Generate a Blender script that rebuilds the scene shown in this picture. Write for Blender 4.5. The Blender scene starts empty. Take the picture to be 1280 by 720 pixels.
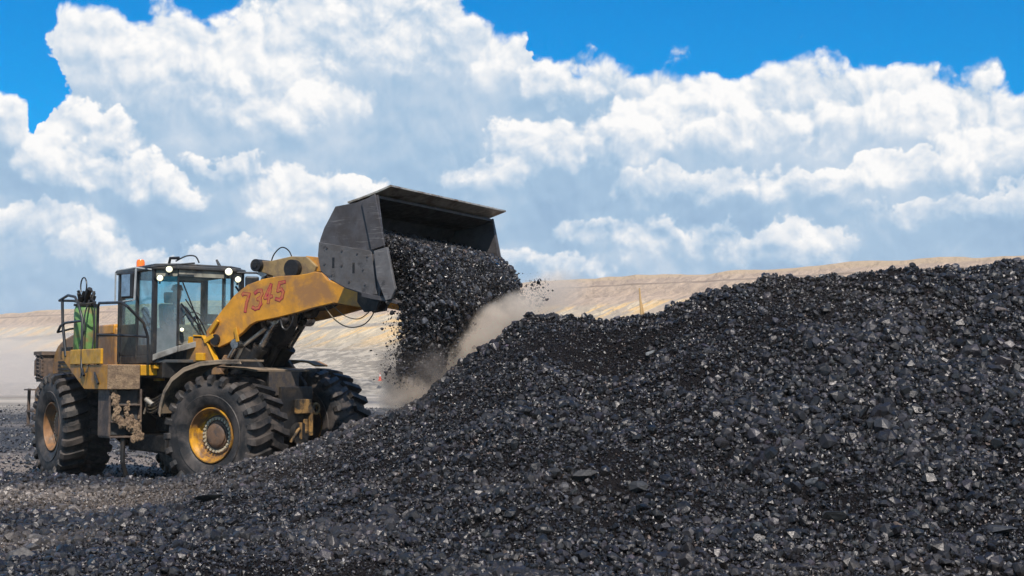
import bpy, bmesh, math, random
import numpy as np
from mathutils import Vector, Matrix, noise
R_ = math.radians
rng = np.random.default_rng(7); random.seed(7)
SC = bpy.context.scene; COL = SC.collection

# ------------------------------------------------------------------ camera
CAM_H = 2.011
cd = bpy.data.cameras.new('camera'); cam = bpy.data.objects.new('camera', cd); COL.objects.link(cam)
cam.location = (0, 0, CAM_H); cam.rotation_euler = (R_(90 + 3.765), 0, 0)
cd.sensor_width = 36; cd.lens = 36 * 1702.4 / 1280; cd.clip_start = .1; cd.clip_end = 6000
SC.camera = cam

# ------------------------------------------------------------------ light
SUN_EL, SUN_AZ = R_(53), R_(165)          # azimuth clockwise from +Y (seen from above)
sd = bpy.data.lights.new('sun', 'SUN'); sd.energy = 5.0; sd.angle = R_(.5); sd.color = (1, .95, .87)
sun = bpy.data.objects.new('sun', sd); COL.objects.link(sun)
sv = Vector((math.sin(SUN_AZ) * math.cos(SUN_EL), math.cos(SUN_AZ) * math.cos(SUN_EL), math.sin(SUN_EL)))
sun.rotation_euler = sv.to_track_quat('Z', 'Y').to_euler(); sun.location = (8, -8, 30)
SC.view_settings.view_transform = 'Standard'; SC.view_settings.look = 'None'
SC.view_settings.exposure = 0.05; SC.view_settings.gamma = 1; SC.view_settings.use_curve_mapping = False
SC.cycles.max_bounces = 8; SC.cycles.transparent_max_bounces = 16; SC.cycles.volume_bounces = 1
SC.cycles.volume_max_steps = 128; SC.cycles.use_denoising = True
SC.cycles.sample_clamp_indirect = 6

# ------------------------------------------------------------------ node helpers
class NT:
    def __init__(s, tree): s.t = tree; s.n = tree.nodes; s.l = tree.links
    def new(s, typ, **kw):
        n = s.n.new(typ)
        for k, v in kw.items(): setattr(n, k, v)
        return n
    def put(s, sock, v):
        if isinstance(v, bpy.types.NodeSocket): s.l.new(v, sock)
        elif v is not None: sock.default_value = v
    def m(s, op, a, b=None, c=None, clamp=False):
        n = s.new('ShaderNodeMath', operation=op, use_clamp=clamp)
        for i, v in enumerate((a, b, c)): s.put(n.inputs[i], v)
        return n.outputs[0]
    def vm(s, op, a, b=None, out=0):
        n = s.new('ShaderNodeVectorMath', operation=op)
        s.put(n.inputs[0], a)
        if b is not None: s.put(n.inputs[3 if op == 'SCALE' else 1], b)
        return n.outputs['Value'] if op in ('DOT_PRODUCT', 'LENGTH') else n.outputs[0]
    def mix(s, f, a, b):
        n = s.new('ShaderNodeMix', data_type='RGBA')
        s.put(n.inputs[0], f); s.put(n.inputs[6], a); s.put(n.inputs[7], b)
        return n.outputs[2]
    def noise(s, vec, scale, detail=4, rough=.55, col=False, dist=0, dim='3D'):
        n = s.new('ShaderNodeTexNoise', noise_dimensions=dim); s.put(n.inputs['Vector'], vec)
        n.inputs['Scale'].default_value = scale; n.inputs['Detail'].default_value = detail
        n.inputs['Roughness'].default_value = rough; n.inputs['Distortion'].default_value = dist
        return n.outputs['Color' if col else 'Fac']
    def ramp(s, f, stops):
        n = s.new('ShaderNodeValToRGB'); s.put(n.inputs[0], f); e = n.color_ramp.elements
        while len(e) < len(stops): e.new(.5)
        for i, (p, c) in enumerate(stops):
            e[i].position = p; e[i].color = c if len(c) == 4 else (*c, 1)
        return n.outputs[0]
    def smooth(s, v, a, b, lo=0., hi=1.):
        n = s.new('ShaderNodeMapRange', interpolation_type='SMOOTHSTEP')
        s.put(n.inputs[0], v); n.inputs[1].default_value = a; n.inputs[2].default_value = b
        n.inputs[3].default_value = lo; n.inputs[4].default_value = hi
        return n.outputs[0]
    def xyz(s, v):
        n = s.new('ShaderNodeSeparateXYZ'); s.put(n.inputs[0], v); return n.outputs
    def vec(s, x, y, z=0.):
        n = s.new('ShaderNodeCombineXYZ')
        for i, v in enumerate((x, y, z)): s.put(n.inputs[i], v)
        return n.outputs[0]

# ------------------------------------------------------------------ sky
W = bpy.data.worlds.new('World'); SC.world = W; W.use_nodes = True
W.node_tree.nodes.clear(); T = NT(W.node_tree)
geo = T.new('ShaderNodeTexCoord').outputs['Generated']
dx, dy, dz = T.xyz(geo)
az = T.m('ARCTAN2', dx, dy); el = T.m('ARCSINE', dz)
P = T.vec(T.m('MULTIPLY', az, 17.02), T.m('MULTIPLY', el, 17.02))      # 1 unit is about 3.4 degrees
def pc(px, py):                                                       # photo direction -> cloud coordinates
    a = math.atan2(px - 640, 1702.); e = math.atan((472. - py) / math.hypot(1702., px - 640))
    return a * 17.02, e * 17.02
# cloud puffiness field as a node group
g = bpy.data.node_groups.new('cloud_puffs', 'ShaderNodeTree')
g.interface.new_socket('V', in_out='INPUT', socket_type='NodeSocketVector')
g.interface.new_socket('H', in_out='OUTPUT', socket_type='NodeSocketFloat')
G = NT(g); gi = G.new('NodeGroupInput').outputs[0]; go = G.new('NodeGroupOutput')
wv = G.vm('SCALE', G.vm('SUBTRACT', G.noise(gi, .8, 2, .5, col=True, dim='2D'), (.5, .5, .5)), .45)
wp = G.vm('ADD', gi, wv)
wv2 = G.vm('SCALE', G.vm('SUBTRACT', G.noise(gi, 5.5, 3, .55, col=True, dim='2D'), (.5, .5, .5)), .10)
wp2 = G.vm('ADD', wp, wv2)
def voro(vec, sc, det):
    n = G.new('ShaderNodeTexVoronoi', feature='SMOOTH_F1', voronoi_dimensions='2D', normalize=False); G.put(n.inputs['Vector'], vec)
    n.inputs['Scale'].default_value = sc; n.inputs['Detail'].default_value = det
    n.inputs['Roughness'].default_value = .5; n.inputs['Smoothness'].default_value = .35
    return n.outputs['Distance']
b1 = G.m('ADD', G.m('SUBTRACT', .62, voro(wp2, 1.0, 0)), G.m('MULTIPLY', G.m('SUBTRACT', .42, voro(wp2, 2.6, 3)), .42))
nz = G.m('SUBTRACT', G.noise(wp, .7, 5, .5, dim='2D'), .5)
G.put(go.inputs[0], G.m('ADD', G.m('MULTIPLY', b1, .85), G.m('MULTIPLY', nz, 1.1)))
def puffs(v):
    n = T.new('ShaderNodeGroup'); n.node_tree = g; T.put(n.inputs[0], v); return n.outputs[0]
h0 = puffs(P); h1 = puffs(T.vm('ADD', P, (.05, .11, 0)))
# upper edge of the cloud bank
Pw = T.vm('ADD', P, T.vm('SCALE', T.vm('SUBTRACT', T.noise(P, 1.6, 4, .6, col=True, dim='2D'), (.5, .5, .5)), .75))
fc = T.new('ShaderNodeFloatCurve'); T.put(fc.inputs[1], T.m('ADD', T.m('MULTIPLY', T.xyz(Pw)[0], 1 / .9 / 17.02), .5))
top = [(-400, 60), (-200, 140), (0, 118), (26, 112), (46, 140), (54, 92), (60, 36), (72, 10), (100, 4), (150, 14), (190, -10), (235, 8), (262, 28), (300, 6), (330, -40), (420, -70), (540, -50), (585, 4), (612, 20),
       (645, 28), (664, 44), (680, 84), (697, 84), (725, 66), (780, 62), (860, 68), (905, 82), (960, 80), (1010, 74), (1050, 58), (1090, 44), (1130, 45), (1165, 60), (1200, 88),
       (1240, 98), (1290, 104), (1400, 60), (1600, 130)]
cu = fc.mapping.curves[0]; fc.mapping.use_clip = False
pts = [(pc(a, b)[0] / 17.02 / .9 + .5, pc(a, b)[1] / 10) for a, b in top]
pts = [(0, .25)] + pts + [(1, .3)]
while len(cu.points) < len(pts): cu.points.new(.5, .5)
for q, (a, b) in zip(cu.points, pts): q.location = (a, b); q.handle_type = 'AUTO'
fc.mapping.update()
topv = T.m('MULTIPLY', fc.outputs[0], 10.)
ely = T.m('MULTIPLY', el, 17.02)
def blobs(lst):
    acc = None
    for px, py, rx, ry, w in lst:
        cx, cy = pc(px, py)
        d = T.vm('MULTIPLY', T.vm('SUBTRACT', Pw, (cx, cy, 0)), (100. / rx, 100. / ry, 0))
        e = T.m('MULTIPLY', T.m('EXPONENT', T.m('MULTIPLY', T.vm('DOT_PRODUCT', d, d), -1.)), w)
        acc = e if acc is None else T.m('ADD', acc, e)
    return acc
inv = T.m('SUBTRACT', topv, ely)
far = T.smooth(T.m('ABSOLUTE', az), .40, .52)                          # away from the photographed part: broken cloud
inv = T.m('ADD', T.m('MULTIPLY', inv, T.m('SUBTRACT', 1., far)), T.m('MULTIPLY', T.m('SUBTRACT', T.noise(geo, 2.2, 4), .50), T.m('MULTIPLY', far, 6.)))
holes = blobs([(60, 130, 22, 34, -.9), (20, 78, 50, 30, -.6)])
cov = T.m('ADD', T.m('ADD', T.m('MINIMUM', inv, 3.), T.m('MULTIPLY', h0, .60)), holes)
alpha = T.smooth(cov, -.04, .13)
alpha = T.m('MULTIPLY', alpha, T.smooth(el, 1.35, 1.0))
WEAK = {(850, 235), (600, 215), (760, 290), (520, 285), (330, 150), (1010, 235)}
heads = [(850, 235, 85, 26), (600, 215, 70, 24), (760, 290, 100, 20), (520, 285, 70, 20), (330, 150, 70, 22), (1010, 235, 70, 22), (130, 55, 100, 62), (235, 62, 95, 70), (330, 90, 100, 72), (455, 35, 100, 55), (560, 30, 120, 60), (405, 125, 55, 36), (640, 68, 52, 48),
         (790, 92, 95, 34), (720, 104, 60, 30), (900, 104, 80, 32), (975, 104, 70, 34), (1050, 90, 80, 52), (1125, 92, 85, 56), (1205, 135, 60, 46), (1268, 135, 50, 36), (1100, 150, 95, 36), (860, 135, 90, 30),
         (25, 150, 52, 44), (110, 168, 58, 34), (75, 205, 60, 34), (150, 222, 60, 36), (215, 240, 52, 24), (1240, 190, 70, 36), (690, 178, 62, 36), (775, 174, 66, 42), (900, 165, 50, 26), (970, 162, 60, 36),
         (275, 205, 40, 16), (385, 252, 92, 40), (440, 240, 46, 26), (45, 285, 100, 24), (120, 312, 60, 22), (1150, 268, 52, 15), (965, 306, 70, 26), (1030, 312, 36, 24), (1255, 256, 60, 22), (705, 332, 52, 16),
         (600, 320, 60, 24), (250, 330, 120, 26), (820, 300, 90, 20), (1120, 215, 80, 22)]
tone = T.m('ADD', T.m('MULTIPLY', T.smooth(ely, .6, 4.6), .19), .235)
tone = T.m('ADD', tone, T.m('MULTIPLY', T.m('SUBTRACT', T.noise(P, .55, 3, .5, dim='2D'), .5), .55))
dh = T.m('SUBTRACT', h0, h1)
L = T.m('ADD', tone, T.m('MULTIPLY', dh, .38))
for k, (px, py, rx, ry) in enumerate(heads):
    cx, cy = pc(px, py); low = py > 255 or (px, py) in WEAK
    d = T.vm('MULTIPLY', T.vm('SUBTRACT', Pw, (cx, cy, 0)), (100. / rx / 1.12, 100. / ry / 1.12, 0))
    e = T.m('ADD', T.m('SUBTRACT', 1., T.vm('DOT_PRODUCT', d, d)), T.m('MULTIPLY', h0, .95))
    dy2 = T.xyz(d)[1]
    a = T.m('MULTIPLY', T.smooth(e, .0, .50), T.smooth(dy2, -1.15, .15))
    hl = T.m('ADD', T.m('MULTIPLY', T.m('ADD', dy2, .6), .22), T.m('ADD', .50 if low else .62, T.m('MULTIPLY', dh, 1.15)))
    mx = T.new('ShaderNodeMix', data_type='FLOAT'); T.put(mx.inputs[0], T.m('MULTIPLY', a, .75 if low else .95)); T.put(mx.inputs[2], L); T.put(mx.inputs[3], hl); L = mx.outputs[0]
ccol = T.ramp(L, [(0, (.27, .43, .64)), (.28, (.38, .55, .74)), (.52, (.58, .69, .82)), (.78, (.85, .88, .92)), (.95, (1.0, .995, .99))])
sky = T.new('ShaderNodeTexSky', sky_type='NISHITA', sun_disc=False)
sky.sun_elevation = SUN_EL; sky.sun_rotation = SUN_AZ; sky.ozone_density = 4; sky.dust_density = .3; sky.air_density = 1.2
skc = T.vm('MULTIPLY', sky.outputs[0], (.0, .74, 1.28))
skc = T.vm('SCALE', skc, 1.0)
bg = T.new('ShaderNodeBackground'); bg.inputs[1].default_value = .1
T.put(bg.inputs[0], T.mix(alpha, skc, T.vm('SCALE', ccol, 9.6)))
out = T.new('ShaderNodeOutputWorld'); T.l.new(bg.outputs[0], out.inputs[0])
W.cycles.sampling_method = 'MANUAL'; W.cycles.sample_map_resolution = 512

# ------------------------------------------------------------------ materials
MATS = {}
def mat(name, base, rough=.6, metal=0., dirt=None, dirt_amt=.5, scale=3., bump=0., bscale=20., spec=.5, emit=None, coat=0., fine=0., scratch=0.):
    m = bpy.data.materials.new(name); m.use_nodes = True; t = NT(m.node_tree)
    b = t.n['Principled BSDF']; tc = t.new('ShaderNodeTexCoord').outputs['Object']
    c = (*base, 1)
    v = t.noise(tc, scale * 2.3, 5, .6)
    col = t.mix(t.smooth(v, .3, .7, .0, 1.), (*[x * .8 for x in base], 1), (*[min(1, x * 1.15) for x in base], 1))
    if dirt:
        f = t.smooth(t.noise(tc, scale, 8, .68, dist=.4), .62 - dirt_amt * .35, .78 - dirt_amt * .25)
        col = t.mix(f, col, (*dirt, 1))
    if fine:
        f2 = t.smooth(t.noise(tc, 55, 3, .6), .58, .66, 0, fine)
        col = t.mix(f2, col, (*[x * .35 for x in base], 1))
    if scratch:
        sc_ = t.noise(t.vm('MULTIPLY', tc, (1.2, 1.2, 16.)), 2.2, 4, .6, dist=.3); pt = t.smooth(t.noise(tc, 1.6, 3), .42, .62)
        col = t.mix(t.m('MULTIPLY', t.smooth(sc_, .56, .66), t.m('MULTIPLY', pt, scratch)), col, (.30, .27, .25, 1))
        col = t.mix(t.smooth(t.noise(tc, 5, 6, .7), .58, .64, 0, .7), col, (.035, .03, .03, 1))
    t.put(b.inputs['Base Color'], col)
    r = t.smooth(t.noise(tc, scale * 4, 4), .3, .7, max(.05, rough - .12), min(1, rough + .14))
    t.put(b.inputs['Roughness'], r); b.inputs['Metallic'].default_value = metal
    b.inputs['Specular IOR Level'].default_value = spec; b.inputs['Coat Weight'].default_value = coat
    if emit:
        b.inputs['Emission Color'].default_value = (*emit[:3], 1); b.inputs['Emission Strength'].default_value = emit[3]
    if bump:
        bn = t.new('ShaderNodeBump'); bn.inputs['Strength'].default_value = bump; bn.inputs['Distance'].default_value = .02
        t.put(bn.inputs['Height'], t.noise(tc, bscale, 6, .65)); t.l.new(bn.outputs[0], b.inputs['Normal'])
    MATS[name] = m; return m
M_YEL = mat('yellow_paint', (.66, .285, .018), .42, dirt=(.33, .155, .05), dirt_amt=.6, scale=1.5, coat=.15, bump=.05)
M_YEL2 = mat('bright_yellow_paint', (.62, .30, .012), .45, dirt=(.30, .15, .06), dirt_amt=.25, scale=2.5, bump=.05)
M_BRN = mat('dusty_brown_paint', (.42, .20, .045), .65, dirt=(.22, .13, .075), dirt_amt=.75, scale=2.2, bump=.12, fine=.5)
M_ORD = mat('dusty_orange_paint', (.52, .23, .025), .55, dirt=(.24, .13, .07), dirt_amt=.5, scale=1.6, bump=.1)
M_GRM = mat('grimy_brown_steel', (.15, .10, .07), .75, dirt=(.06, .045, .04), dirt_amt=.6, scale=4, bump=.3, fine=.5)
M_MUD = mat('dried_mud', (.30, .20, .12), .95, dirt=(.17, .11, .07), dirt_amt=.6, scale=6, bump=.9, bscale=26, fine=.9)
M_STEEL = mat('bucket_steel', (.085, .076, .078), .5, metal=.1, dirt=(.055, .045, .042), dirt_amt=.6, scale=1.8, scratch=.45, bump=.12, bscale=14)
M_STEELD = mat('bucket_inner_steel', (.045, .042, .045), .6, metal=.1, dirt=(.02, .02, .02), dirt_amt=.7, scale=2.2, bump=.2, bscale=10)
M_EDGE = mat('worn_steel_edge', (.48, .42, .34), .4, metal=.5, dirt=(.20, .13, .08), dirt_amt=.5, scale=3)
M_BLK = mat('black_greasy_steel', (.011, .010, .010), .55, dirt=(.05, .035, .022), dirt_amt=.35, scale=4, bump=.2)
M_BLK2 = mat('black_paint', (.02, .02, .022), .4, dirt=(.06, .05, .04), dirt_amt=.3, scale=3)
M_CHR = mat('cylinder_rod_steel', (.35, .33, .31), .25, metal=.9, dirt=(.2, .15, .1), dirt_amt=.4)
M_TYRE = mat('tyre_rubber', (.017, .016, .016), .62, dirt=(.085, .068, .058), dirt_amt=.6, scale=2.6, bump=.2, bscale=30, spec=.4)
M_RIMY = mat('rim_yellow', (.62, .29, .018), .42, dirt=(.17, .085, .035), dirt_amt=.75, scale=4)
M_RIMB = mat('rim_brown', (.27, .125, .045), .6, dirt=(.14, .085, .05), dirt_amt=.6, scale=4, bump=.15)
M_HUB = mat('hub_rust', (.17, .095, .055), .6, dirt=(.08, .06, .05), dirt_amt=.6, scale=6, bump=.2)
M_BOLT = mat('bolt_steel', (.55, .46, .32), .45, metal=.2)
M_CAB = mat('cab_grey', (.055, .055, .055), .5, dirt=(.12, .095, .07), dirt_amt=.45, scale=2.4, bump=.08)
M_CABL = mat('cab_lining', (.30, .31, .31), .8)
M_GRN = mat('green_tank_paint', (.15, .31, .09), .5, dirt=(.28, .17, .08), dirt_amt=.5, scale=3.3, bump=.1)
M_RED = mat('red_number_paint', (.52, .05, .065), .6, dirt=(.50, .17, .06), dirt_amt=.65, scale=7)
M_REDD = mat('dark_red_outline_paint', (.24, .018, .03), .6)
M_ORG = mat('beacon_orange', (.85, .16, .02), .25, emit=(1, .2, .02, .15))
M_LAMP = mat('lit_lamp', (.9, .9, .75), .2, emit=(1, .95, .62, 1.1))
M_LAMPH = mat('lamp_halo_glass', (.5, .52, .30), .2, emit=(.7, .75, .35, .25))
M_LENS = mat('blue_grey_lens', (.05, .13, .20), .15)
M_FAB = mat('navy_work_cloth', (.02, .045, .11), .9)
M_SKIN = mat('skin', (.32, .18, .12), .6)
M_SEAT = mat('seat_cloth', (.03, .03, .035), .9)
M_MIR = mat('mirror_glass', (.35, .42, .48), .08, metal=.9)
M_HOSE = mat('hose_rubber', (.022, .02, .02), .5, dirt=(.10, .08, .05), dirt_amt=.3)
M_WIRE = mat('pale_cable', (.20, .15, .09), .7)
M_REFL = mat('reflective_tape', (.75, .78, .75), .4)

def glass_mat(name, tint, dust):
    m = bpy.data.materials.new(name); m.use_nodes = True; t = NT(m.node_tree); t.n.clear()
    tr = t.new('ShaderNodeBsdfTransparent'); tr.inputs[0].default_value = (*tint, 1)
    gl = t.new('ShaderNodeBsdfGlossy'); gl.inputs['Roughness'].default_value = .04; gl.inputs[0].default_value = (.9, .97, 1, 1)
    d1 = t.new('ShaderNodeBsdfDiffuse'); d1.inputs[0].default_value = (.42, .41, .40, 1)
    d2 = t.new('ShaderNodeBsdfTranslucent'); d2.inputs[0].default_value = (.55, .60, .60, 1)
    df = t.new('ShaderNodeMixShader'); df.inputs[0].default_value = .45; t.l.new(d1.outputs[0], df.inputs[1]); t.l.new(d2.outputs[0], df.inputs[2])
    ge = t.new('ShaderNodeNewGeometry'); cs = t.m('ABSOLUTE', t.vm('DOT_PRODUCT', ge.outputs['Normal'], ge.outputs['Incoming']))
    fr = t.m('MULTIPLY_ADD', t.m('POWER', t.m('SUBTRACT', 1., cs), 5.), .9, .05)
    a = t.new('ShaderNodeMixShader'); t.put(a.inputs[0], t.m('MULTIPLY', fr, 1.2, clamp=True)); t.l.new(tr.outputs[0], a.inputs[1]); t.l.new(gl.outputs[0], a.inputs[2])
    tc = t.new('ShaderNodeTexCoord').outputs['Object']
    lowz = t.smooth(t.xyz(tc)[2], 3.75, 2.4, 0., 1.)
    d = t.m('MULTIPLY', t.m('ADD', t.smooth(t.noise(tc, 3, 6, .6), .3, .75, .0, .35), t.m('MULTIPLY', lowz, .55)), dust)
    b = t.new('ShaderNodeMixShader'); t.put(b.inputs[0], d); t.l.new(a.outputs[0], b.inputs[1]); t.l.new(df.outputs[0], b.inputs[2])
    o = t.new('ShaderNodeOutputMaterial'); t.l.new(b.outputs[0], o.inputs[0]); return m
M_GLS = glass_mat('dusty_cab_glass', (.75, .92, .94), .8)
M_GLSF = glass_mat('far_cab_glass', (.90, 1., 1.), .06)
M_GLSC = glass_mat('cab_windscreen_glass', (.86, .98, 1.), .42)

# ------------------------------------------------------------------ mesh builder
class MB:
    def __init__(s): s.v = []; s.f = []; s.mi = []; s.cur = 0
    def add(s, vs, fs):
        o = len(s.v); s.v += [tuple(x) for x in vs]
        for f in fs: s.f.append(tuple(i + o for i in f)); s.mi.append(s.cur)
    def box(s, c, d, rot=None):
        x, y, z = d[0] / 2, d[1] / 2, d[2] / 2
        vs = [Vector((a * x, b * y, c_ * z)) for a in (-1, 1) for b in (-1, 1) for c_ in (-1, 1)]
        if rot is not None:
            m = Matrix.Rotation(rot[0], 3, rot[1]) if isinstance(rot, tuple) else rot
            vs = [m @ v for v in vs]
        vs = [v + Vector(c) for v in vs]
        s.add(vs, [(0, 1, 3, 2), (4, 6, 7, 5), (0, 4, 5, 1), (2, 3, 7, 6), (0, 2, 6, 4), (1, 5, 7, 3)])
    def bx(s, x0, x1, y0, y1, z0, z1): s.box(((x0 + x1) / 2, (y0 + y1) / 2, (z0 + z1) / 2), (x1 - x0, y1 - y0, z1 - z0))
    def prism(s, poly, y0, y1, ax='y'):
        n = len(poly)
        def P3(a, b, y): return {'y': (a, y, b), 'x': (y, a, b), 'z': (a, b, y)}[ax]
        vs = [P3(a, b, y0) for a, b in poly] + [P3(a, b, y1) for a, b in poly]
        s.add(vs, [tuple(range(n)), tuple(range(2 * n - 1, n - 1, -1))] + [(i, i + n, (i + 1) % n + n, (i + 1) % n) for i in range(n)])
    def strip(s, line, th, y0, y1):
        """plate that follows a line of (x, z) points, given thickness, from y0 to y1"""
        L = [Vector(p) for p in line]; up = []; dn = []
        for i, p in enumerate(L):
            a = L[max(0, i - 1)]; b = L[min(len(L) - 1, i + 1)]
            d = (b - a).normalized(); n = Vector((-d.y, d.x)) * th / 2
            up.append(p + n); dn.append(p - n)
        s.prism([tuple(q) for q in up] + [tuple(q) for q in reversed(dn)], y0, y1)
    def tube(s, path, r, seg=8, closed=False):
        Pp = [Vector(p) for p in path]; n = len(Pp); rings = []
        prev = None
        for i, p in enumerate(Pp):
            a = Pp[(i - 1) % n] if (closed or i > 0) else p; b = Pp[(i + 1) % n] if (closed or i < n - 1) else p
            d = (b - a).normalized()
            if prev is None:
                u = d.orthogonal().normalized()
            else:
                u = (prev - d * prev.dot(d)); u = u.normalized() if u.length > 1e-5 else d.orthogonal().normalized()
            prev = u; w = d.cross(u); rr = r[i] if isinstance(r, (list, tuple)) else r
            rings.append([p + (u * math.cos(t) + w * math.sin(t)) * rr for t in [2 * math.pi * k / seg for k in range(seg)]])
        vs = [q for ring in rings for q in ring]; fs = []
        for i in range(n if closed else n - 1):
            j = (i + 1) % n
            for k in range(seg): fs.append((i * seg + k, i * seg + (k + 1) % seg, j * seg + (k + 1) % seg, j * seg + k))
        if not closed: fs += [tuple(range(seg - 1, -1, -1)), tuple(range((n - 1) * seg, n * seg))]
        s.add(vs, fs)
    def cyl(s, a, b, r, seg=20, r2=None): s.tube([a, b], [r, r if r2 is None else r2], seg)
    def lathe(s, prof, c=(0, 0, 0), seg=48, axis='y', close=False):
        """prof: (along axis, radius)"""
        vs = []; n = len(prof)
        for k in range(seg):
            t = 2 * math.pi * k / seg
            for h, r in prof:
                x, z = r * math.cos(t), r * math.sin(t)
                vs.append((c[0] + x, c[1] + h, c[2] + z) if axis == 'y' else (c[0] + x, c[1] + z, c[2] + h))
        fs = []
        for k in range(seg):
            k2 = (k + 1) % seg
            for i in range(n - 1 + (1 if close else 0)):
                j = (i + 1) % n
                fs.append((k * n + i, k * n + j, k2 * n + j, k2 * n + i))
        s.add(vs, fs)
    def build(s, name, m, parent=None, bevel=0., smooth=None, loc=(0, 0, 0), rz=0.):
        me = bpy.data.meshes.new(name); me.from_pydata(s.v, [], s.f)
        ms = m if isinstance(m, (list, tuple)) else [m]
        for x in ms: me.materials.append(x)
        if len(ms) > 1: me.polygons.foreach_set('material_index', s.mi)
        bm = bmesh.new(); bm.from_mesh(me); bmesh.ops.recalc_face_normals(bm, faces=bm.faces); bm.to_mesh(me); bm.free()
        o = bpy.data.objects.new(name, me); COL.objects.link(o); o.location = loc; o.rotation_euler.z = rz
        if parent: o.parent = parent
        if bevel:
            b = o.modifiers.new('bevel', 'BEVEL'); b.width = bevel; b.segments = 2; b.limit_method = 'ANGLE'; b.angle_limit = R_(35)
        if smooth is not None:
            me.polygons.foreach_set('use_smooth', [True] * len(me.polygons)); me.set_sharp_from_angle(angle=R_(smooth))
        return o
def tag(o, label=None, cat=None, group=None, kind=None):
    for k, v in (('label', label), ('category', cat), ('group', group), ('kind', kind)):
        if v: o[k] = v
    return o
def arc(pts, n=6):
    """Catmull-Rom through points"""
    Pp = [Vector(p) for p in pts]; o = []
    for i in range(len(Pp) - 1):
        p0, p1, p2, p3 = Pp[max(0, i - 1)], Pp[i], Pp[i + 1], Pp[min(len(Pp) - 1, i + 2)]
        for k in range(n):
            t = k / n
            o.append(.5 * ((2 * p1) + (-p0 + p2) * t + (2 * p0 - 5 * p1 + 4 * p2 - p3) * t * t + (-p0 + 3 * p1 - 3 * p2 + p3) * t ** 3))
    o.append(Pp[-1]); return o

# ------------------------------------------------------------------ terrain helpers
def vnoise(x, y, seed=0):
    """vectorised value noise"""
    xi = np.floor(x).astype(np.int64); yi = np.floor(y).astype(np.int64); fx = x - xi; fy = y - yi
    fx = fx * fx * (3 - 2 * fx); fy = fy * fy * (3 - 2 * fy)
    def h(a, b):
        n = (a * 374761393 + b * 668265263 + seed * 1442695041) & 0x7fffffff
        n = ((n ^ (n >> 13)) * 1274126177) & 0x7fffffff
        n = n ^ (n >> 16)
        return (n & 0xffff) / 65535.
    return (h(xi, yi) * (1 - fx) + h(xi + 1, yi) * fx) * (1 - fy) + (h(xi, yi + 1) * (1 - fx) + h(xi + 1, yi + 1) * fx) * fy
def fbm(x, y, oct=5, seed=0, gain=.5):
    a, s, n = 1., 0., 0.
    for i in range(oct):
        s = s + a * (vnoise(x, y, seed + i * 17) - .5); n += a; a *= gain; x = x * 2.03 + 7.1; y = y * 2.03 + 3.7
    return s / n * 2
def grid_mesh(name, X, Y, Z, m, cols=None):
    ny, nx = X.shape; v = np.stack([X, Y, Z], -1).reshape(-1, 3).astype(np.float32)
    i = np.arange(nx * ny).reshape(ny, nx); q = np.stack([i[:-1, :-1], i[:-1, 1:], i[1:, 1:], i[1:, :-1]], -1).reshape(-1, 4)
    me = bpy.data.meshes.new(name); me.vertices.add(len(v)); me.vertices.foreach_set('co', v.ravel())
    me.loops.add(q.size); me.loops.foreach_set('vertex_index', q.ravel().astype(np.int32))
    me.polygons.add(len(q)); me.polygons.foreach_set('loop_start', np.arange(0, q.size, 4, dtype=np.int32))
    me.polygons.foreach_set('use_smooth', np.ones(len(q), bool))
    me.update(calc_edges=True); me.validate()
    if cols is not None:
        a = me.color_attributes.new('tint', 'FLOAT_COLOR', 'POINT'); a.data.foreach_set('color', cols.reshape(-1, 4).astype(np.float32).ravel())
    me.materials.append(m); o = bpy.data.objects.new(name, me); COL.objects.link(o); return o

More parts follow.
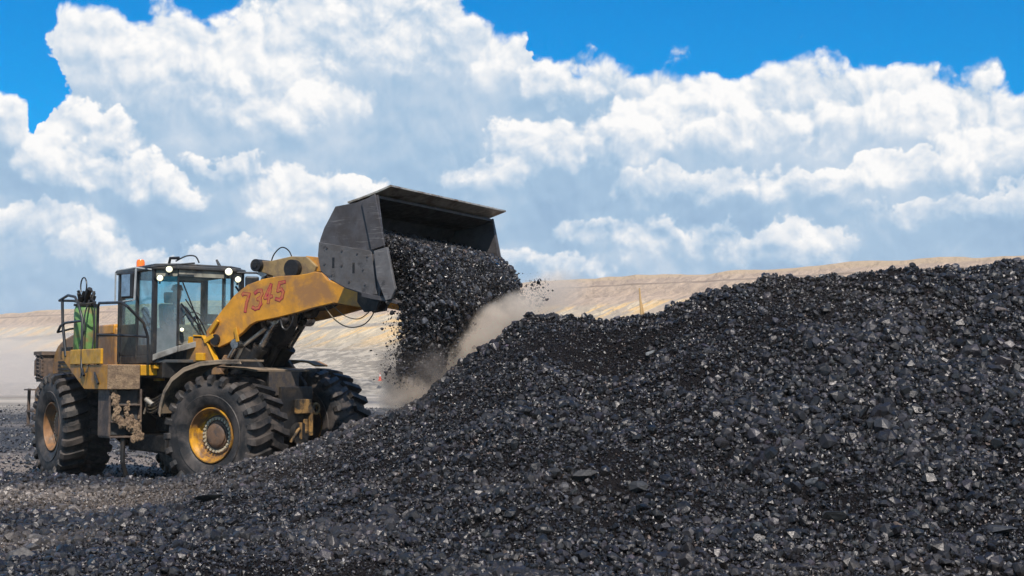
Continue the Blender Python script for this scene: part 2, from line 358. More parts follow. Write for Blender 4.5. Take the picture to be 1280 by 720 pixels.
# crest of the coal pile: photo direction -> height at 21.4 m
CY = 21.4
crest = [(-400, 588), (-100, 590), (60, 589), (150, 592), (215, 592), (250, 586), (300, 574), (350, 561), (400, 545), (450, 524), (480, 514), (520, 499), (560, 466), (600, 437), (640, 405), (660, 393), (690, 389),
         (720, 393), (760, 396), (800, 387), (822, 384), (850, 374), (880, 360), (920, 349), (960, 341), (1000, 337), (1050, 335), (1100, 330), (1180, 326), (1280, 319), (1500, 300), (1800, 320), (2300, 420)]
cX = np.array([(a - 640) / 1702.4 * CY for a, b in crest]); cZ = np.array([CAM_H + (472 - b) / 1702.4 * CY - .05 - .07 * min(1, max(0, (a - 800) / 100)) for a, b in crest])
def pile_h(X, Y):
    X = np.asarray(X, float); Y = np.asarray(Y, float)
    big = fbm(X * .45, Y * .45, 3, 5)
    hc = np.interp(X, cX, cZ)
    y0 = np.interp(X, [-4.5, -1, 2, 6], [10.5, 12.0, 13.2, 13.8]) + big * .8
    yc = CY + .25 * fbm(X * .5, X * 0 + 3, 3, 9)
    t = (Y - y0) / (yc - y0)
    tt = np.clip(t, 0, None)
    front = hc * np.where(tt < .25, tt * tt * 2, tt * 1.0 - .125 + .125 * np.clip((tt - .25) / .75, 0, 1.5))
    front = front + (1 - np.clip(tt, 0, 1)) * np.interp(X, [-6, -2], [.12, .02])
    back = hc + .02 - (Y - yc) * np.interp(X, [-4, -1.5, 0], [.42, .55, .7])
    k = .10; d = np.clip(.5 + .5 * (back - front) / k, 0, 1)
    h = back * (1 - d) + front * d - k * d * (1 - d)
    amp = np.interp(X, [-5, -1, 2], [.35, .8, 1.0])
    edge = np.clip(1 - np.abs(t - 1) * 4, 0, 1)
    h = h + amp * (.26 * big * (1 - .85 * edge) + .20 * fbm(X * 1.1, Y * 1.1, 3, 21) * (1 - .6 * edge) + .11 * fbm(X * 3.2, Y * 3.2, 4, 33, .6))
    # slumped hollow under the saddle, and the step on its right
    h = h - .34 * np.exp(-((X - 1.55 - (Y - 20) * .25) / .55) ** 2 - ((Y - 20.1) / .9) ** 2) * np.clip((21.2 - Y) * 1.5, 0, 1)
    h = h + .16 * np.exp(-((X - 2.6 - (Y - 19.5) * .3) / .5) ** 2 - ((Y - 19.4) / 1.2) ** 2)
    h = h - .16 * np.exp(-((X - 3.9) / .12) ** 2 - ((Y - 14.2) / .16) ** 2)
    return h

# ------------------------------------------------------------------ coal materials
def coal_mat(name, surf=False):
    m = bpy.data.materials.new(name); m.use_nodes = True; t = NT(m.node_tree); b = t.n['Principled BSDF']
    at = t.new('ShaderNodeAttribute', attribute_name='tint'); tc = t.new('ShaderNodeTexCoord').outputs['Object']
    n1 = t.noise(tc, 38, 5, .7)
    col = t.vm('SCALE', at.outputs['Color'], t.smooth(n1, .25, .8, .55, 1.5))
    t.put(b.inputs['Base Color'], col); t.put(b.inputs['Roughness'], t.m('MULTIPLY', at.outputs['Alpha'], t.smooth(t.noise(tc, 60, 2), .3, .7, .7, 1.3)))
    b.inputs['Specular IOR Level'].default_value = .10 if surf else .50
    b.inputs['Specular Tint'].default_value = (1., .95, .94, 1)
    bn = t.new('ShaderNodeBump'); bn.inputs['Strength'].default_value = 1. if surf else .4; bn.inputs['Distance'].default_value = .03 if surf else .008
    t.put(bn.inputs['Height'], t.m('ADD', t.noise(tc, 28, 6, .75), t.m('MULTIPLY', t.noise(tc, 120, 3, .6), .5))); t.l.new(bn.outputs[0], b.inputs['Normal'])
    return m
M_COAL = coal_mat('coal_lumps'); M_COALS = coal_mat('coal_fines', True)

# angular fragments: convex hulls of a few random points, cut flat
def fragment(seed, n=9, flat=.62):
    r = np.random.default_rng(seed); p = r.normal(size=(n, 3)); p /= np.linalg.norm(p, axis=1)[:, None]
    p *= r.uniform(.75, 1.05, (n, 1)); p *= np.array([1, r.uniform(.6, .95), r.uniform(flat - .2, flat + .15)])
    bm = bmesh.new()
    for q in p: bm.verts.new(q)
    res = bmesh.ops.convex_hull(bm, input=bm.verts)
    bmesh.ops.delete(bm, geom=list({e for e in res['geom_interior'] if isinstance(e, bmesh.types.BMVert)}), context='VERTS')
    bmesh.ops.triangulate(bm, faces=bm.faces); bm.verts.index_update()
    V = np.array([v.co[:] for v in bm.verts]); F = np.array([[v.index for v in f.verts] for f in bm.faces]); bm.free()
    return V, F
FR = [fragment(s, 11 + s % 5, .78) for s in range(24)]
FRB = [fragment(100 + s, 22) for s in range(8)]
FRC = [fragment(200 + s, 34, .80) for s in range(10)]
def rot_mats(n, r, tilt=math.pi):
    q = r.normal(size=(n, 4)); q /= np.linalg.norm(q, axis=1)[:, None]; w, x, y, z = q.T
    return np.stack([1 - 2 * (y * y + z * z), 2 * (x * y - z * w), 2 * (x * z + y * w), 2 * (x * y + z * w), 1 - 2 * (x * x + z * z), 2 * (y * z - x * w),
                     2 * (x * z - y * w), 2 * (y * z + x * w), 1 - 2 * (x * x + y * y)], -1).reshape(n, 3, 3)
def scatter(name, pos, size, tint, m, seed=1, protos=FR, extra=None):
    """one mesh of many loose fragments; tint is (n,4): colour and roughness"""
    r = np.random.default_rng(seed); pid = r.integers(0, len(protos), len(pos)); nb = len(protos); big = size > .042; protos = list(protos) + FRC; pid[big] = nb + r.integers(0, len(FRC), big.sum()); VV = []; FF = []; CC = []; off = 0
    if extra is not None: VV.append(extra[0]); FF.append(extra[1]); CC.append(extra[2]); off = len(extra[0])
    for k, (V, F) in enumerate(protos):
        I = np.nonzero(pid == k)[0]
        if not len(I): continue
        Rm = rot_mats(len(I), r); st = r.uniform(.75, 1.25, (len(I), 1, 3))
        v = np.einsum('nij,nvj->nvi', Rm, V[None] * st * size[I][:, None, None]) + pos[I][:, None]
        VV.append(v.reshape(-1, 3)); FF.append((F[None] + (np.arange(len(I)) * len(V))[:, None, None] + off).reshape(-1, 3))
        CC.append(np.repeat(tint[I], len(V), 0)); off += len(I) * len(V)
    v = np.concatenate(VV).astype(np.float32); f = np.concatenate(FF).astype(np.int32); c = np.concatenate(CC).astype(np.float32)
    me = bpy.data.meshes.new(name); me.vertices.add(len(v)); me.vertices.foreach_set('co', v.ravel())
    me.loops.add(f.size); me.loops.foreach_set('vertex_index', f.ravel()); me.polygons.add(len(f))
    me.polygons.foreach_set('loop_start', np.arange(0, f.size, 3, dtype=np.int32)); me.update(calc_edges=True)
    sm = np.zeros(len(f), bool); sm[:0 if extra is None else len(extra[1])] = True; me.polygons.foreach_set('use_smooth', sm)
    a = me.color_attributes.new('tint', 'FLOAT_COLOR', 'POINT'); a.data.foreach_set('color', c.ravel())
    if isinstance(m, list):
        for q in m: me.materials.append(q)
        mi = np.ones(len(f), np.int32); mi[:len(extra[1])] = 0; me.polygons.foreach_set('material_index', mi)
    else: me.materials.append(m)
    o = bpy.data.objects.new(name, me); COL.objects.link(o); return o
def coal_tint(n, r, size=None, X=None, Y=None):
    base = np.array([.0108, .0096, .0104]) * r.lognormal(0, .75, (n, 1))
    base = base * (1 + r.normal(0, .05, (n, 3)))
    if X is not None:
        dz = np.clip(fbm(X * .35, Y * .5, 4, 77) * 1.3 - .1, 0, 1) * .4
        dz = dz * .6 + (np.exp(-((X + 6.2) / 1.9) ** 2 - ((Y - 18.7) / 1.0) ** 2) + .45 * np.exp(-((X + 5.6) / .9) ** 2 - ((Y - 15.2) / .6) ** 2)) * 1.3 + .8 * np.exp(-((X + 3.4) / 1.3) ** 2 - ((Y - 21.25) / .36) ** 2)
        dz = np.clip(dz * r.uniform(.3, 1.2, n), 0, 1)[:, None]
        base = base * (1 - dz) + np.array([.17, .135, .11]) * r.uniform(.6, 1.3, (n, 1)) * dz
    u = r.random(n)
    if size is not None: u = np.where(np.asarray(size) > .04, .5, u)
    g = u < .06; base[g] = np.array([.07, .07, .078]) * r.uniform(.5, 1.3, (g.sum(), 1))
    g = (u > .06) & (u < .085); base[g] = np.array([.10, .07, .055]) * r.uniform(.6, 1.4, (g.sum(), 1))
    g = u > .9985; base[g] = np.array([.30, .27, .24]) * r.uniform(.6, 1.2, (g.sum(), 1))
    rough = np.clip(r.normal(.36, .12, (n, 1)), .20, .9)
    if size is not None: rough = np.where((np.asarray(size) > .033)[:, None], np.maximum(rough, .38), rough)
    return np.hstack([base, rough])

def fine_zone(x, y):
    a = np.exp(-((x - .9) / 1.5) ** 2 - ((y - 20.) / 1.3) ** 2) * .75 + .7 * np.exp(-((x - 4.6) / 1.6) ** 2 - ((y - 20.2) / .6) ** 2) + .8 * np.exp(-((y - 13.3) / .5) ** 2) * (x > 1.5) + .7 * np.exp(-((x + 1.8) / 1.6) ** 2 - ((y - 18.6) / .8) ** 2)
    return np.clip(a * (1 + .9 * fbm(x * 1.2, y * 1.2, 3, 44)), 0, 1)
# ------------------------------------------------------------------ coal pile (surface and lumps, one mass)
def make_pile():
    xs = np.arange(-11, 12.01, .055); ys = np.arange(8.5, 27.01, .055); X, Y = np.meshgrid(xs, ys); Z = pile_h(X, Y)
    fall = np.clip((np.maximum(np.abs(X) - 9.5, 0)) / 1.5, 0, 1)
    Z = Z * (1 - fall) - .15 * fall; Z = np.maximum(Z, -.12) - .012
    n = X.size; ct = coal_tint(n, np.random.default_rng(3), X=X.ravel(), Y=Y.ravel()); ct[:, 3] = .8
    ct[:, 3] = .95
    du = (np.exp(-((X + 6.2) / 1.9) ** 2 - ((Y - 18.7) / 1.0) ** 2) + .45 * np.exp(-((X + 5.6) / .9) ** 2 - ((Y - 15.2) / .6) ** 2)) * 1.2 + .8 * np.exp(-((X + 3.4) / 1.4) ** 2 - ((Y - 21.2) / .5) ** 2) + .10 * np.clip(fbm(X * .35, Y * .5, 4, 77), 0, 1)
    du = np.clip(du * (.75 + .6 * fbm(X * 2, Y * 2, 4, 70)), 0, 1).ravel()[:, None]; ct[:, :3] = np.array([.0095, .0080, .0088]) * (1 - du) + np.array([.16, .123, .098]) * du
    v = np.stack([X, Y, Z], -1).reshape(-1, 3); i = np.arange(n).reshape(X.shape)
    a, b, c, d = i[:-1, :-1].ravel(), i[:-1, 1:].ravel(), i[1:, 1:].ravel(), i[1:, :-1].ravel()
    f = np.concatenate([np.stack([a, b, c], 1), np.stack([a, c, d], 1)])
    r = np.random.default_rng(11)
    N = 430000
    y = np.sqrt(r.uniform(10.5 ** 2, 23.5 ** 2, N)); x = r.uniform(-.5, .5, N) * y; x = np.clip(x, -9.4, 9.4)
    keep = r.random(N) < np.clip(.95 + .9 * fbm(x * .8, y * .8, 3, 55) + .1 * fine_zone(x, y), .45, 1)
    x, y = x[keep], y[keep]; n = len(x)
    size = np.clip(.0185 * r.lognormal(0, .56, n), .011, .10)
    coarse = np.clip(.90 + .6 * fbm(x * .6, y * .6, 3, 91) + .25 * np.clip((x - 1) / 5, 0, 1) + .15 * np.clip((18 - y) / 4, 0, 1), .5, 1.6) * (1 - .45 * fine_zone(x, y)); size = size * coarse; size = np.where(y > 20.6, np.minimum(size, .085), size)
    z = pile_h(x, y); z = np.maximum(z, -.1) + size * r.uniform(-.15, .45, n)
    o = scatter('coal_pile', np.stack([x, y, z], 1), size, coal_tint(n, r, size, X=x, Y=y), [M_COALS, M_COAL], 5, FR, (v, f, ct))
    tag(o, 'long sloping pile of loose black coal filling the foreground', 'coal pile', kind='stuff')
make_pile()

# single large lumps that stand out on the pile
def lump(px, py, size, col, name, label, cat, seed, squash=(1, 1, .7), rz=0., rough=.6, group=None):
    lo, hi = 9., 23.                                                   # walk down the line of sight to the slope
    dx_ = (px - 640) / 1702.4; dz_ = (472 - py) / 1702.4
    for k in range(1400):
        yy = 10.5 + k * .01
        if CAM_H + dz_ * yy < float(pile_h(dx_ * yy, yy)): break
    x, y, z = dx_ * yy, yy, float(pile_h(dx_ * yy, yy))
    bm = bmesh.new(); V, F = FRB[seed % 8]; vs = [bm.verts.new(q) for q in V]
    for q in F: bm.faces.new([vs[k] for k in q])
    bmesh.ops.subdivide_edges(bm, edges=bm.edges, cuts=2, use_grid_fill=True)
    for v in bm.verts: v.co += v.normal * .0 + Vector(v.co).normalized() * .07 * noise.noise(v.co * 3.1 + Vector((seed, 0, 0)))
    me = bpy.data.meshes.new(name); bm.to_mesh(me); bm.free()
    o = bpy.data.objects.new(name, me); COL.objects.link(o); me.materials.append(mat('stone_' + str(seed), col, rough, dirt=tuple(c * .5 for c in col), dirt_amt=.6, scale=5, bump=.4, bscale=9))
    o.location = (x, y, z + size * .2); o.scale = [size * q for q in squash]; o.rotation_euler = (random.uniform(-.4, .4), random.uniform(-.3, .3), rz)
    return tag(o, label, cat, group)
K = (.028, .027, .03)
lump(815, 444, .13, (.16, .16, .16), 'stone', 'grey slab-shaped stone lying below the slumped hollow of the pile', 'stone', 1, (1.1, .7, .6), .5)
lump(875, 598, .075, (.42, .38, .33), 'stone', 'small pale pinkish stone in the middle of the coal slope', 'stone', 2)
lump(797, 610, .15, (.04, .038, .038), 'coal_lump', 'large dark coal lump with a flat top in the lower middle of the slope', 'coal lump', 3, (1, .8, .6))
lump(1035, 648, .19, (.012, .012, .012), 'coal_lump', 'biggest black coal lump at the lower right of the slope', 'coal lump', 4, (1.1, .9, .75))
lump(265, 625, .22, (.055, .05, .046), 'coal_lump', 'flat brownish slab of coal in front of the front wheel', 'coal lump', 5, (1.1, .8, .35), .3)
lump(730, 597, .17, (.035, .031, .031), 'coal_lump', 'dull brownish coal lump left of the flat-topped lump', 'coal lump', 6, (1, .8, .6))
lump(1116, 656, .085, (.16, .11, .08), 'stone', 'small round reddish stone near the lower right corner', 'stone', 7)
lump(1013, 604, .12, (.10, .10, .105), 'stone', 'mid grey crumbly stone just above the biggest black lump', 'stone', 8)
lump(1253, 391, .13, (.13, .10, .09), 'stone', 'brownish stone high on the pile at the right edge', 'stone', 9)
lump(811, 516, .10, (.14, .13, .13), 'stone', 'upright grey stone at mid height of the slope', 'stone', 10, (.6, .7, 1))
lump(30, 700, .20, (.11, .095, .085), 'coal_lump', 'big dusty grey lump at the lower left corner', 'coal lump', 11, (1, .8, .6))
lump(1241, 665, .19, K, 'coal_lump', 'wide dark coal slab low on the slope by the right edge', 'coal lump', 12, (1.2, .8, .5))

# ------------------------------------------------------------------ ground
def ground_mat():
    m = bpy.data.materials.new('ground'); m.use_nodes = True; t = NT(m.node_tree); b = t.n['Principled BSDF']
    tc = t.new('ShaderNodeTexCoord').outputs['Object']; x, y, z = t.xyz(tc)
    n = t.noise(tc, .10, 6, .6); nl = t.noise(t.vm('MULTIPLY', tc, (.25, 1, 1)), .12, 5, .6)
    dark = t.mix(t.smooth(t.noise(tc, 5, 6, .7), .35, .7), (.020, .020, .024, 1), (.055, .05, .05, 1))
    dark = t.mix(t.smooth(nl, .52, .66, 0., .75), dark, (.16, .13, .11, 1))
    lite = t.mix(t.smooth(nl, .42, .6), (.22, .185, .15, 1), (.40, .335, .27, 1))
    lite = t.mix(t.smooth(t.noise(t.vm('MULTIPLY', tc, (.15, 1, 1)), .07, 4), .54, .62, 0., .7), lite, (.10, .095, .10, 1))
    pf = t.m('MULTIPLY', t.smooth(y, 28., 31.), t.smooth(y, 39., 34.)); dark = t.mix(t.m('MULTIPLY', pf, t.smooth(t.noise(tc, .8, 5, .6), .32, .5)), dark, (.22, .17, .135, 1))
    f = t.smooth(t.m('ADD', t.m('ADD', y, t.m('MULTIPLY', x, -.35)), t.m('MULTIPLY', t.m('SUBTRACT', n, .5), 60.)), 78., 98.)
    t.put(b.inputs['Base Color'], t.mix(f, dark, lite)); b.inputs['Roughness'].default_value = .85
    bn = t.new('ShaderNodeBump'); bn.inputs['Strength'].default_value = .9; bn.inputs['Distance'].default_value = .08
    t.put(bn.inputs['Height'], t.noise(tc, 7, 8, .72)); t.l.new(bn.outputs[0], b.inputs['Normal']); return m
M_GRD = ground_mat()
def ground_h(X, Y):
    a = np.clip((Y - 30) / 60, 0, 1)
    return .05 * fbm(X * .6, Y * .6, 3, 2) * np.clip((Y - 20) / 10, .1, 1) + a * .5 * fbm(X * .03, Y * .05, 3, 6)
rr = np.concatenate([np.linspace(-1100, -60, 30), np.linspace(-55, 55, 221), np.linspace(60, 1100, 30)])
ry = np.concatenate([np.linspace(-300, 0, 12), np.linspace(5, 140, 330), np.linspace(150, 1150, 60)])
GX, GY = np.meshgrid(rr, ry)
o = grid_mesh('ground', GX, GY, ground_h(GX, GY) - .02, M_GRD); tag(o, 'flat coal dusted mine floor that turns to pale dirt farther off', 'ground', kind='structure')

# scattered lumps on the flat beyond the pile
def ground_lumps():
    r = np.random.default_rng(21); N = 42000
    y = 22 + 75 * r.random(N) ** 1.7; x = -r.uniform(-.05, .47, N) * y
    size = np.clip(.022 * r.lognormal(0, .55, N), .012, .16); z = ground_h(x, y) - .02 + size * .3
    t = coal_tint(N, r); g = r.random(N) < .12; t[g, :3] = np.array([.20, .18, .16]) * r.uniform(.5, 1.2, (g.sum(), 1))
    o = scatter('coal_scatter', np.stack([x, y, z], 1), size, t, M_COAL, 8)
    tag(o, 'loose coal bits strewn over the flat ground behind the loader', 'loose coal', kind='stuff')
ground_lumps()

# ------------------------------------------------------------------ pit wall
def wall_mat():
    m = bpy.data.materials.new('pit_wall'); m.use_nodes = True; t = NT(m.node_tree); b = t.n['Principled BSDF']
    uv = t.new('ShaderNodeAttribute', attribute_name='tint').outputs['Color']        # r = along/1000, g = height/40, b = slope part
    s, h, q = t.xyz(uv)
    hh = t.m('MULTIPLY', h, 40.); ss = t.m('MULTIPLY', s, 1000.)
    wob = t.m('MULTIPLY', t.m('SUBTRACT', t.noise(t.vec(t.m('MULTIPLY', ss, .03), t.m('MULTIPLY', hh, .2)), 1., 5), .5), 5.)
    hw = t.m('ADD', hh, wob)
    diag = t.vec(t.m('MULTIPLY', t.m('SUBTRACT', ss, t.m('MULTIPLY', hh, 1.5)), .17), t.m('MULTIPLY', hh, .11))
    st = t.noise(diag, 1., 5, .6); st2 = t.noise(diag, 3.1, 4, .6)
    cream = t.mix(t.smooth(st, .50, .535), t.mix(t.smooth(ss, 380., 520.), (.52, .42, .30, 1), (.40, .30, .235, 1)), (.72, .47, .22, 1))  # diagonal streaks: sandy bands plus sunlit facets painted into the colour
    cream = t.mix(t.smooth(st2, .54, .60, 0, .7), cream, (.74, .58, .38, 1))
    mauve = t.mix(t.smooth(st2, .4, .62), (.40, .29, .22, 1), (.54, .39, .28, 1))
    rub = t.noise(t.new('ShaderNodeTexCoord').outputs['Object'], .30, 8, .74)
    rubble = t.mix(t.smooth(rub, .46, .56), (.27, .225, .175, 1), (.52, .43, .33, 1))
    c = t.mix(t.smooth(hw, 8., 12.5), rubble, cream)
    c = t.mix(t.smooth(hw, 18., 19.5), c, mauve)
    c = t.mix(t.m('MULTIPLY', t.smooth(t.m('ABSOLUTE', t.m('SUBTRACT', hw, 15.2)), .9, .3), t.smooth(ss, 520., 380., 0., .8)), c, (.30, .26, .22, 1))
    c = t.mix(t.smooth(t.m('ABSOLUTE', t.m('SUBTRACT', hh, 23.5)), .35, .1, 0, .8), c, (.22, .16, .12, 1))
    c = t.mix(t.smooth(hh, 24.7, 25.2), c, (.50, .36, .24, 1))
    gr = t.noise(t.vm('MULTIPLY', t.new('ShaderNodeTexCoord').outputs['Object'], (1., 1., .5)), .55, 7, .72)
    c = t.mix(t.smooth(gr, .52, .66, 0., .38), c, (.17, .135, .105, 1))
    t.put(b.inputs['Base Color'], c); b.inputs['Roughness'].default_value = .95
    bn = t.new('ShaderNodeBump'); bn.inputs['Strength'].default_value = .7; bn.inputs['Distance'].default_value = 1.6
    t.put(bn.inputs['Height'], t.m('ADD', t.m('MULTIPLY', st, 1.), t.m('MULTIPLY', rub, 1.6))); t.l.new(bn.outputs[0], b.inputs['Normal']); return m
def make_wall():
    # runs from far left to near right; depth coordinate d grows away from the camera
    A = np.array([-330., 585.]); B = np.array([250., 112.]); D = (B - A) / np.linalg.norm(B - A); Nn = np.array([-D[1], D[0]])
    if Nn[1] < 0: Nn = -Nn
    L = np.linalg.norm(B - A); s = np.linspace(-150, L + 100, 620); d = np.concatenate([np.linspace(-95, 30, 150), np.linspace(34, 400, 12)])
    S, Dd = np.meshgrid(s, d)
    prof_d = [-95, -60, -30, -16, -12, -3, 1, 9, 13, 15, 18, 19.5, 21, 400]; prof_z = [-.6, 1.5, 5.0, 9., 9.6, 15.0, 15.4, 20.2, 20.6, 23.4, 23.7, 25.4, 25.6, 26.2]
    wv = 7 * fbm(S * .012, S * 0, 3, 3) + 2.5 * fbm(S * .05, Dd * .02, 3, 8) * np.clip((26 - np.abs(Dd)) / 26, 0, 1)
    Z = np.interp(Dd + wv * np.clip((40 - Dd) / 40, 0, 1), prof_d, prof_z)
    cr = np.abs(fbm((S - Z * 2.2) * .14, Z * .05, 3, 12)) * 2.6 * np.clip((Z - 9) / 4, 0, 1) * np.clip((25 - Z) / 3, 0, 1)
    Z = Z * (1 + .05 * np.clip((S - 420) / 200, 0, 1)); Z = Z - cr * .6 + .45 * fbm(S * .35, Dd * .5, 4, 15) * np.clip((14 - Z) / 6, 0, 1) * np.clip((Z - .4) / 1, 0, 1) + (.5 * fbm(S * .03, S * 0 + 2, 3, 4) + .75 * fbm(S * .11, Dd * .04, 4, 14)) * np.clip((Z - 20) / 4, 0, 1)
    X = A[0] + D[0] * S + Nn[0] * Dd; Y = A[1] + D[1] * S + Nn[1] * Dd
    c = np.stack([S / 1000, np.clip(Z, 0, 40) / 40, Z * 0, Z * 0 + 1], -1)
    o = grid_mesh('pit_wall_hill', X, Y, Z, wall_mat(), c); tag(o, 'long pale terraced side of the open pit with sandy streaks and painted sunlit facets', 'hill', kind='structure')
make_wall()
# low rubble berm in the middle distance
def berm():
    S, Dd = np.meshgrid(np.linspace(-75, 60, 420), np.linspace(-8, 8, 60))
    Z = 1.9 * np.exp(-(Dd / 4) ** 2) * (1 + .5 * fbm(S * .08, S * 0, 3, 4)) + .9 * fbm(S * .5, Dd * .5, 5, 61) * np.exp(-(Dd / 5) ** 2) - .25
    yb = 165 - S * .18
    m = mat('rubble', (.30, .26, .215), .95, dirt=(.10, .09, .08), dirt_amt=.6, scale=.35, bump=.8, bscale=1.4)
    o = grid_mesh('rubble_berm_terrain', S, yb + Dd, Z, m); tag(o, 'low pale rubble berm across the pit floor', 'berm', kind='structure')
berm()

# cone and marker pole
def cone(x, y, z):
    e = bpy.data.objects.new('traffic_cone', None); COL.objects.link(e); e.location = (x, y, z)
    tag(e, 'small red and white traffic cone standing on the pit floor behind the dust', 'traffic cone')
    b = MB(); b.bx(-.28, .28, -.28, .28, 0, .05); b.lathe([(.05, .2), (.55, .11), (.56, .105)], axis='z', seg=20); b.lathe([(.78, .06), (.98, .02), (.985, .0)], axis='z', seg=20)
    b.build('cone_body', mat('cone_red', (.7, .08, .03), .5), e, smooth=40)
    c = MB(); c.lathe([(.555, .108), (.785, .059)], axis='z', seg=20); c.build('reflective_band', M_REFL, e, smooth=40)
cone(-15.9, 164.5, 1.62)
def pole():
    x, y = 26.6, 280.
    e = bpy.data.objects.new('marker_post', None); COL.objects.link(e); e.location = (x, y, 11.)
    tag(e, 'thin weathered wooden marker post standing in front of the sandy pit wall', 'post')
    b = MB(); b.tube([(0, 0, -6), (.05, 0, 4), (-.35, 0, 9.4)], [.35, .3, .16], 8); b.build('post', mat('weathered_wood', (.45, .27, .10), .85), e)
    b = MB(); b.tube([(1.9, 0, -6), (.9, 0, 2), (.05, 0, 6.5)], [.2, .18, .15], 8); b.build('brace', MATS['weathered_wood'], e)
pole()

# ------------------------------------------------------------------ WHEEL LOADER
TH_R, TH_F = R_(53.386), R_(28.704); JX, JY = -6.387, 26.113
LD = bpy.data.objects.new('wheel_loader', None); COL.objects.link(LD); LD.location = (JX, JY, 0); LD.rotation_euler.z = -TH_R
tag(LD, 'yellow articulated wheel loader numbered 7345 tipping coal from its raised bucket', 'wheel loader')
DF = TH_R - TH_F                                                    # the front half is steered
FX = dict(parent=LD, rz=DF)

def tyre_mb(nl=23):
    b = MB(); pr = [(-.33, .45), (-.385, .475), (-.425, .52), (-.445, .60), (-.462, .655), (-.448, .665), (-.46, .76), (-.45, .84), (-.43, .885), (-.38, .91), (-.2, .92), (0, .925)]
    pr = pr + [(-a, r) for a, r in reversed(pr[:-1])]
    b.lathe(pr, seg=72)
    for side in (-1, 1):
        for k in range(nl):
            ph = 2 * math.pi * (k + (.5 if side > 0 else 0)) / nl; w = .066
            st = [(.015, 1.0, .90, .115, .8), (.16, 1.005, .90, .07, .9), (.32, 1.0, .90, .02, .95), (.44, .99, .88, .0, 1.0), (.49, .93, .84, .0, .95), (.485, .85, .80, .0, .75)]
            vs = []; fs = []
            for (yy, ro, ri, sk, ww) in st:
                for rr_, dd in ((ri, -1.12), (ro, -.82), (ro, .82), (ri, 1.12)):
                    a = ph + sk + dd * w * ww; vs.append((rr_ * math.cos(a), side * yy if rr_ > ri or yy < .4 else side * (yy - .04), rr_ * math.sin(a)))
            for i in range(len(st) - 1):
                for j in range(4): fs.append((i * 4 + j, i * 4 + (j + 1) % 4, (i + 1) * 4 + (j + 1) % 4, (i + 1) * 4 + j))
            fs += [(0, 1, 2, 3), tuple(len(vs) - 4 + j for j in (3, 2, 1, 0))]
            b.add(vs, fs)
    return b
def make_wheel(x, y, rz, near, rimm, spin, z=.985):
    """hub with bolts is the wheel part; tyre and rim hang on it"""
    s = -1 if near else 1; hub = MB()
    hub.lathe([(s * .30, .0), (s * .30, .13), (s * .295, .18), (s * .28, .20), (s * .245, .205), (s * .24, .225), (s * .21, .235), (s * .205, .34), (-s * .2, .345), (-s * .2, .0)], seg=40)
    hub.cur = 1
    for k in range(26):
        a = 2 * math.pi * k / 26; hub.cyl((.285 * math.cos(a), s * .2, .285 * math.sin(a)), (.285 * math.cos(a), s * .262, .285 * math.sin(a)), .023, 6)
    hub.lathe([(s * .215, .262), (s * .228, .262), (s * .228, .312), (s * .215, .312)], seg=40, close=True)
    c, q = math.cos(rz), math.sin(rz)
    w = hub.build('wheel', [M_HUB, M_BOLT], LD, smooth=35, loc=(x * c - y * q, x * q + y * c, z), rz=rz)
    w.rotation_euler = (0, spin, rz)
    r = MB(); r.lathe([(s * .38, .475), (s * .40, .468), (s * .385, .455), (s * .35, .447), (s * .33, .425), (s * .27, .41), (s * .26, .39), (s * .225, .375), (s * .215, .345), (s * .15, .345), (-s * .33, .43), (-s * .38, .47), (-s * .33, .48), (s * .33, .48)], seg=60, close=True)
    r.lathe([(s * .395, .482), (s * .418, .475), (s * .418, .458), (s * .395, .452)], seg=60, close=True)
    r.build('rim', rimm, w, smooth=40)
    ty = tyre_mb().build('tyre', M_TYRE, w, smooth=30); ty.scale = (1.05, 1.02, 1.05)
    return w
TY = 1.25
make_wheel(2.27, -TY, DF, True, M_RIMY, .1, 1.02); make_wheel(2.27, TY, DF, False, M_RIMY, .5, 1.14)
make_wheel(-2.27, -TY, 0, True, M_RIMB, .3, 1.05); make_wheel(-2.27, TY, 0, False, M_RIMB, .9, 1.05)

# --- rear frame
b = MB(); b.bx(-4.9, -.35, -.48, .48, .85, 1.65); b.bx(-.9, .2, -.3, .3, 1.0, 1.25); b.bx(-.9, .15, -.3, .3, 1.75, 2.0); b.bx(-.75, -.3, -.62, .62, .8, 2.2)
b.bx(-.35, 1.05, -.75, .75, 2.0, 2.3); b.bx(-1.4, -.2, .9, 1.5, 1.0, 1.9)
b.bx(-3.4, -1.2, -.75, .75, 1.6, 2.0); b.build('rear_frame', M_BLK, LD, bevel=.02)
b = MB(); b.cyl((-2.27, -.9, .985), (-2.27, .9, .985), .2, 20, .2); b.lathe([(-.35, .2), (-.2, .34), (0, .38), (.2, .34), (.35, .2)], c=(-2.27, 0, .985), seg=28); b.build('rear_axle', M_BLK, LD, smooth=40)
b = MB(); b.cyl((.0, 0, .8), (0, 0, 2.1), .13, 20); b.build('articulation_pin', M_BLK, LD, smooth=40)
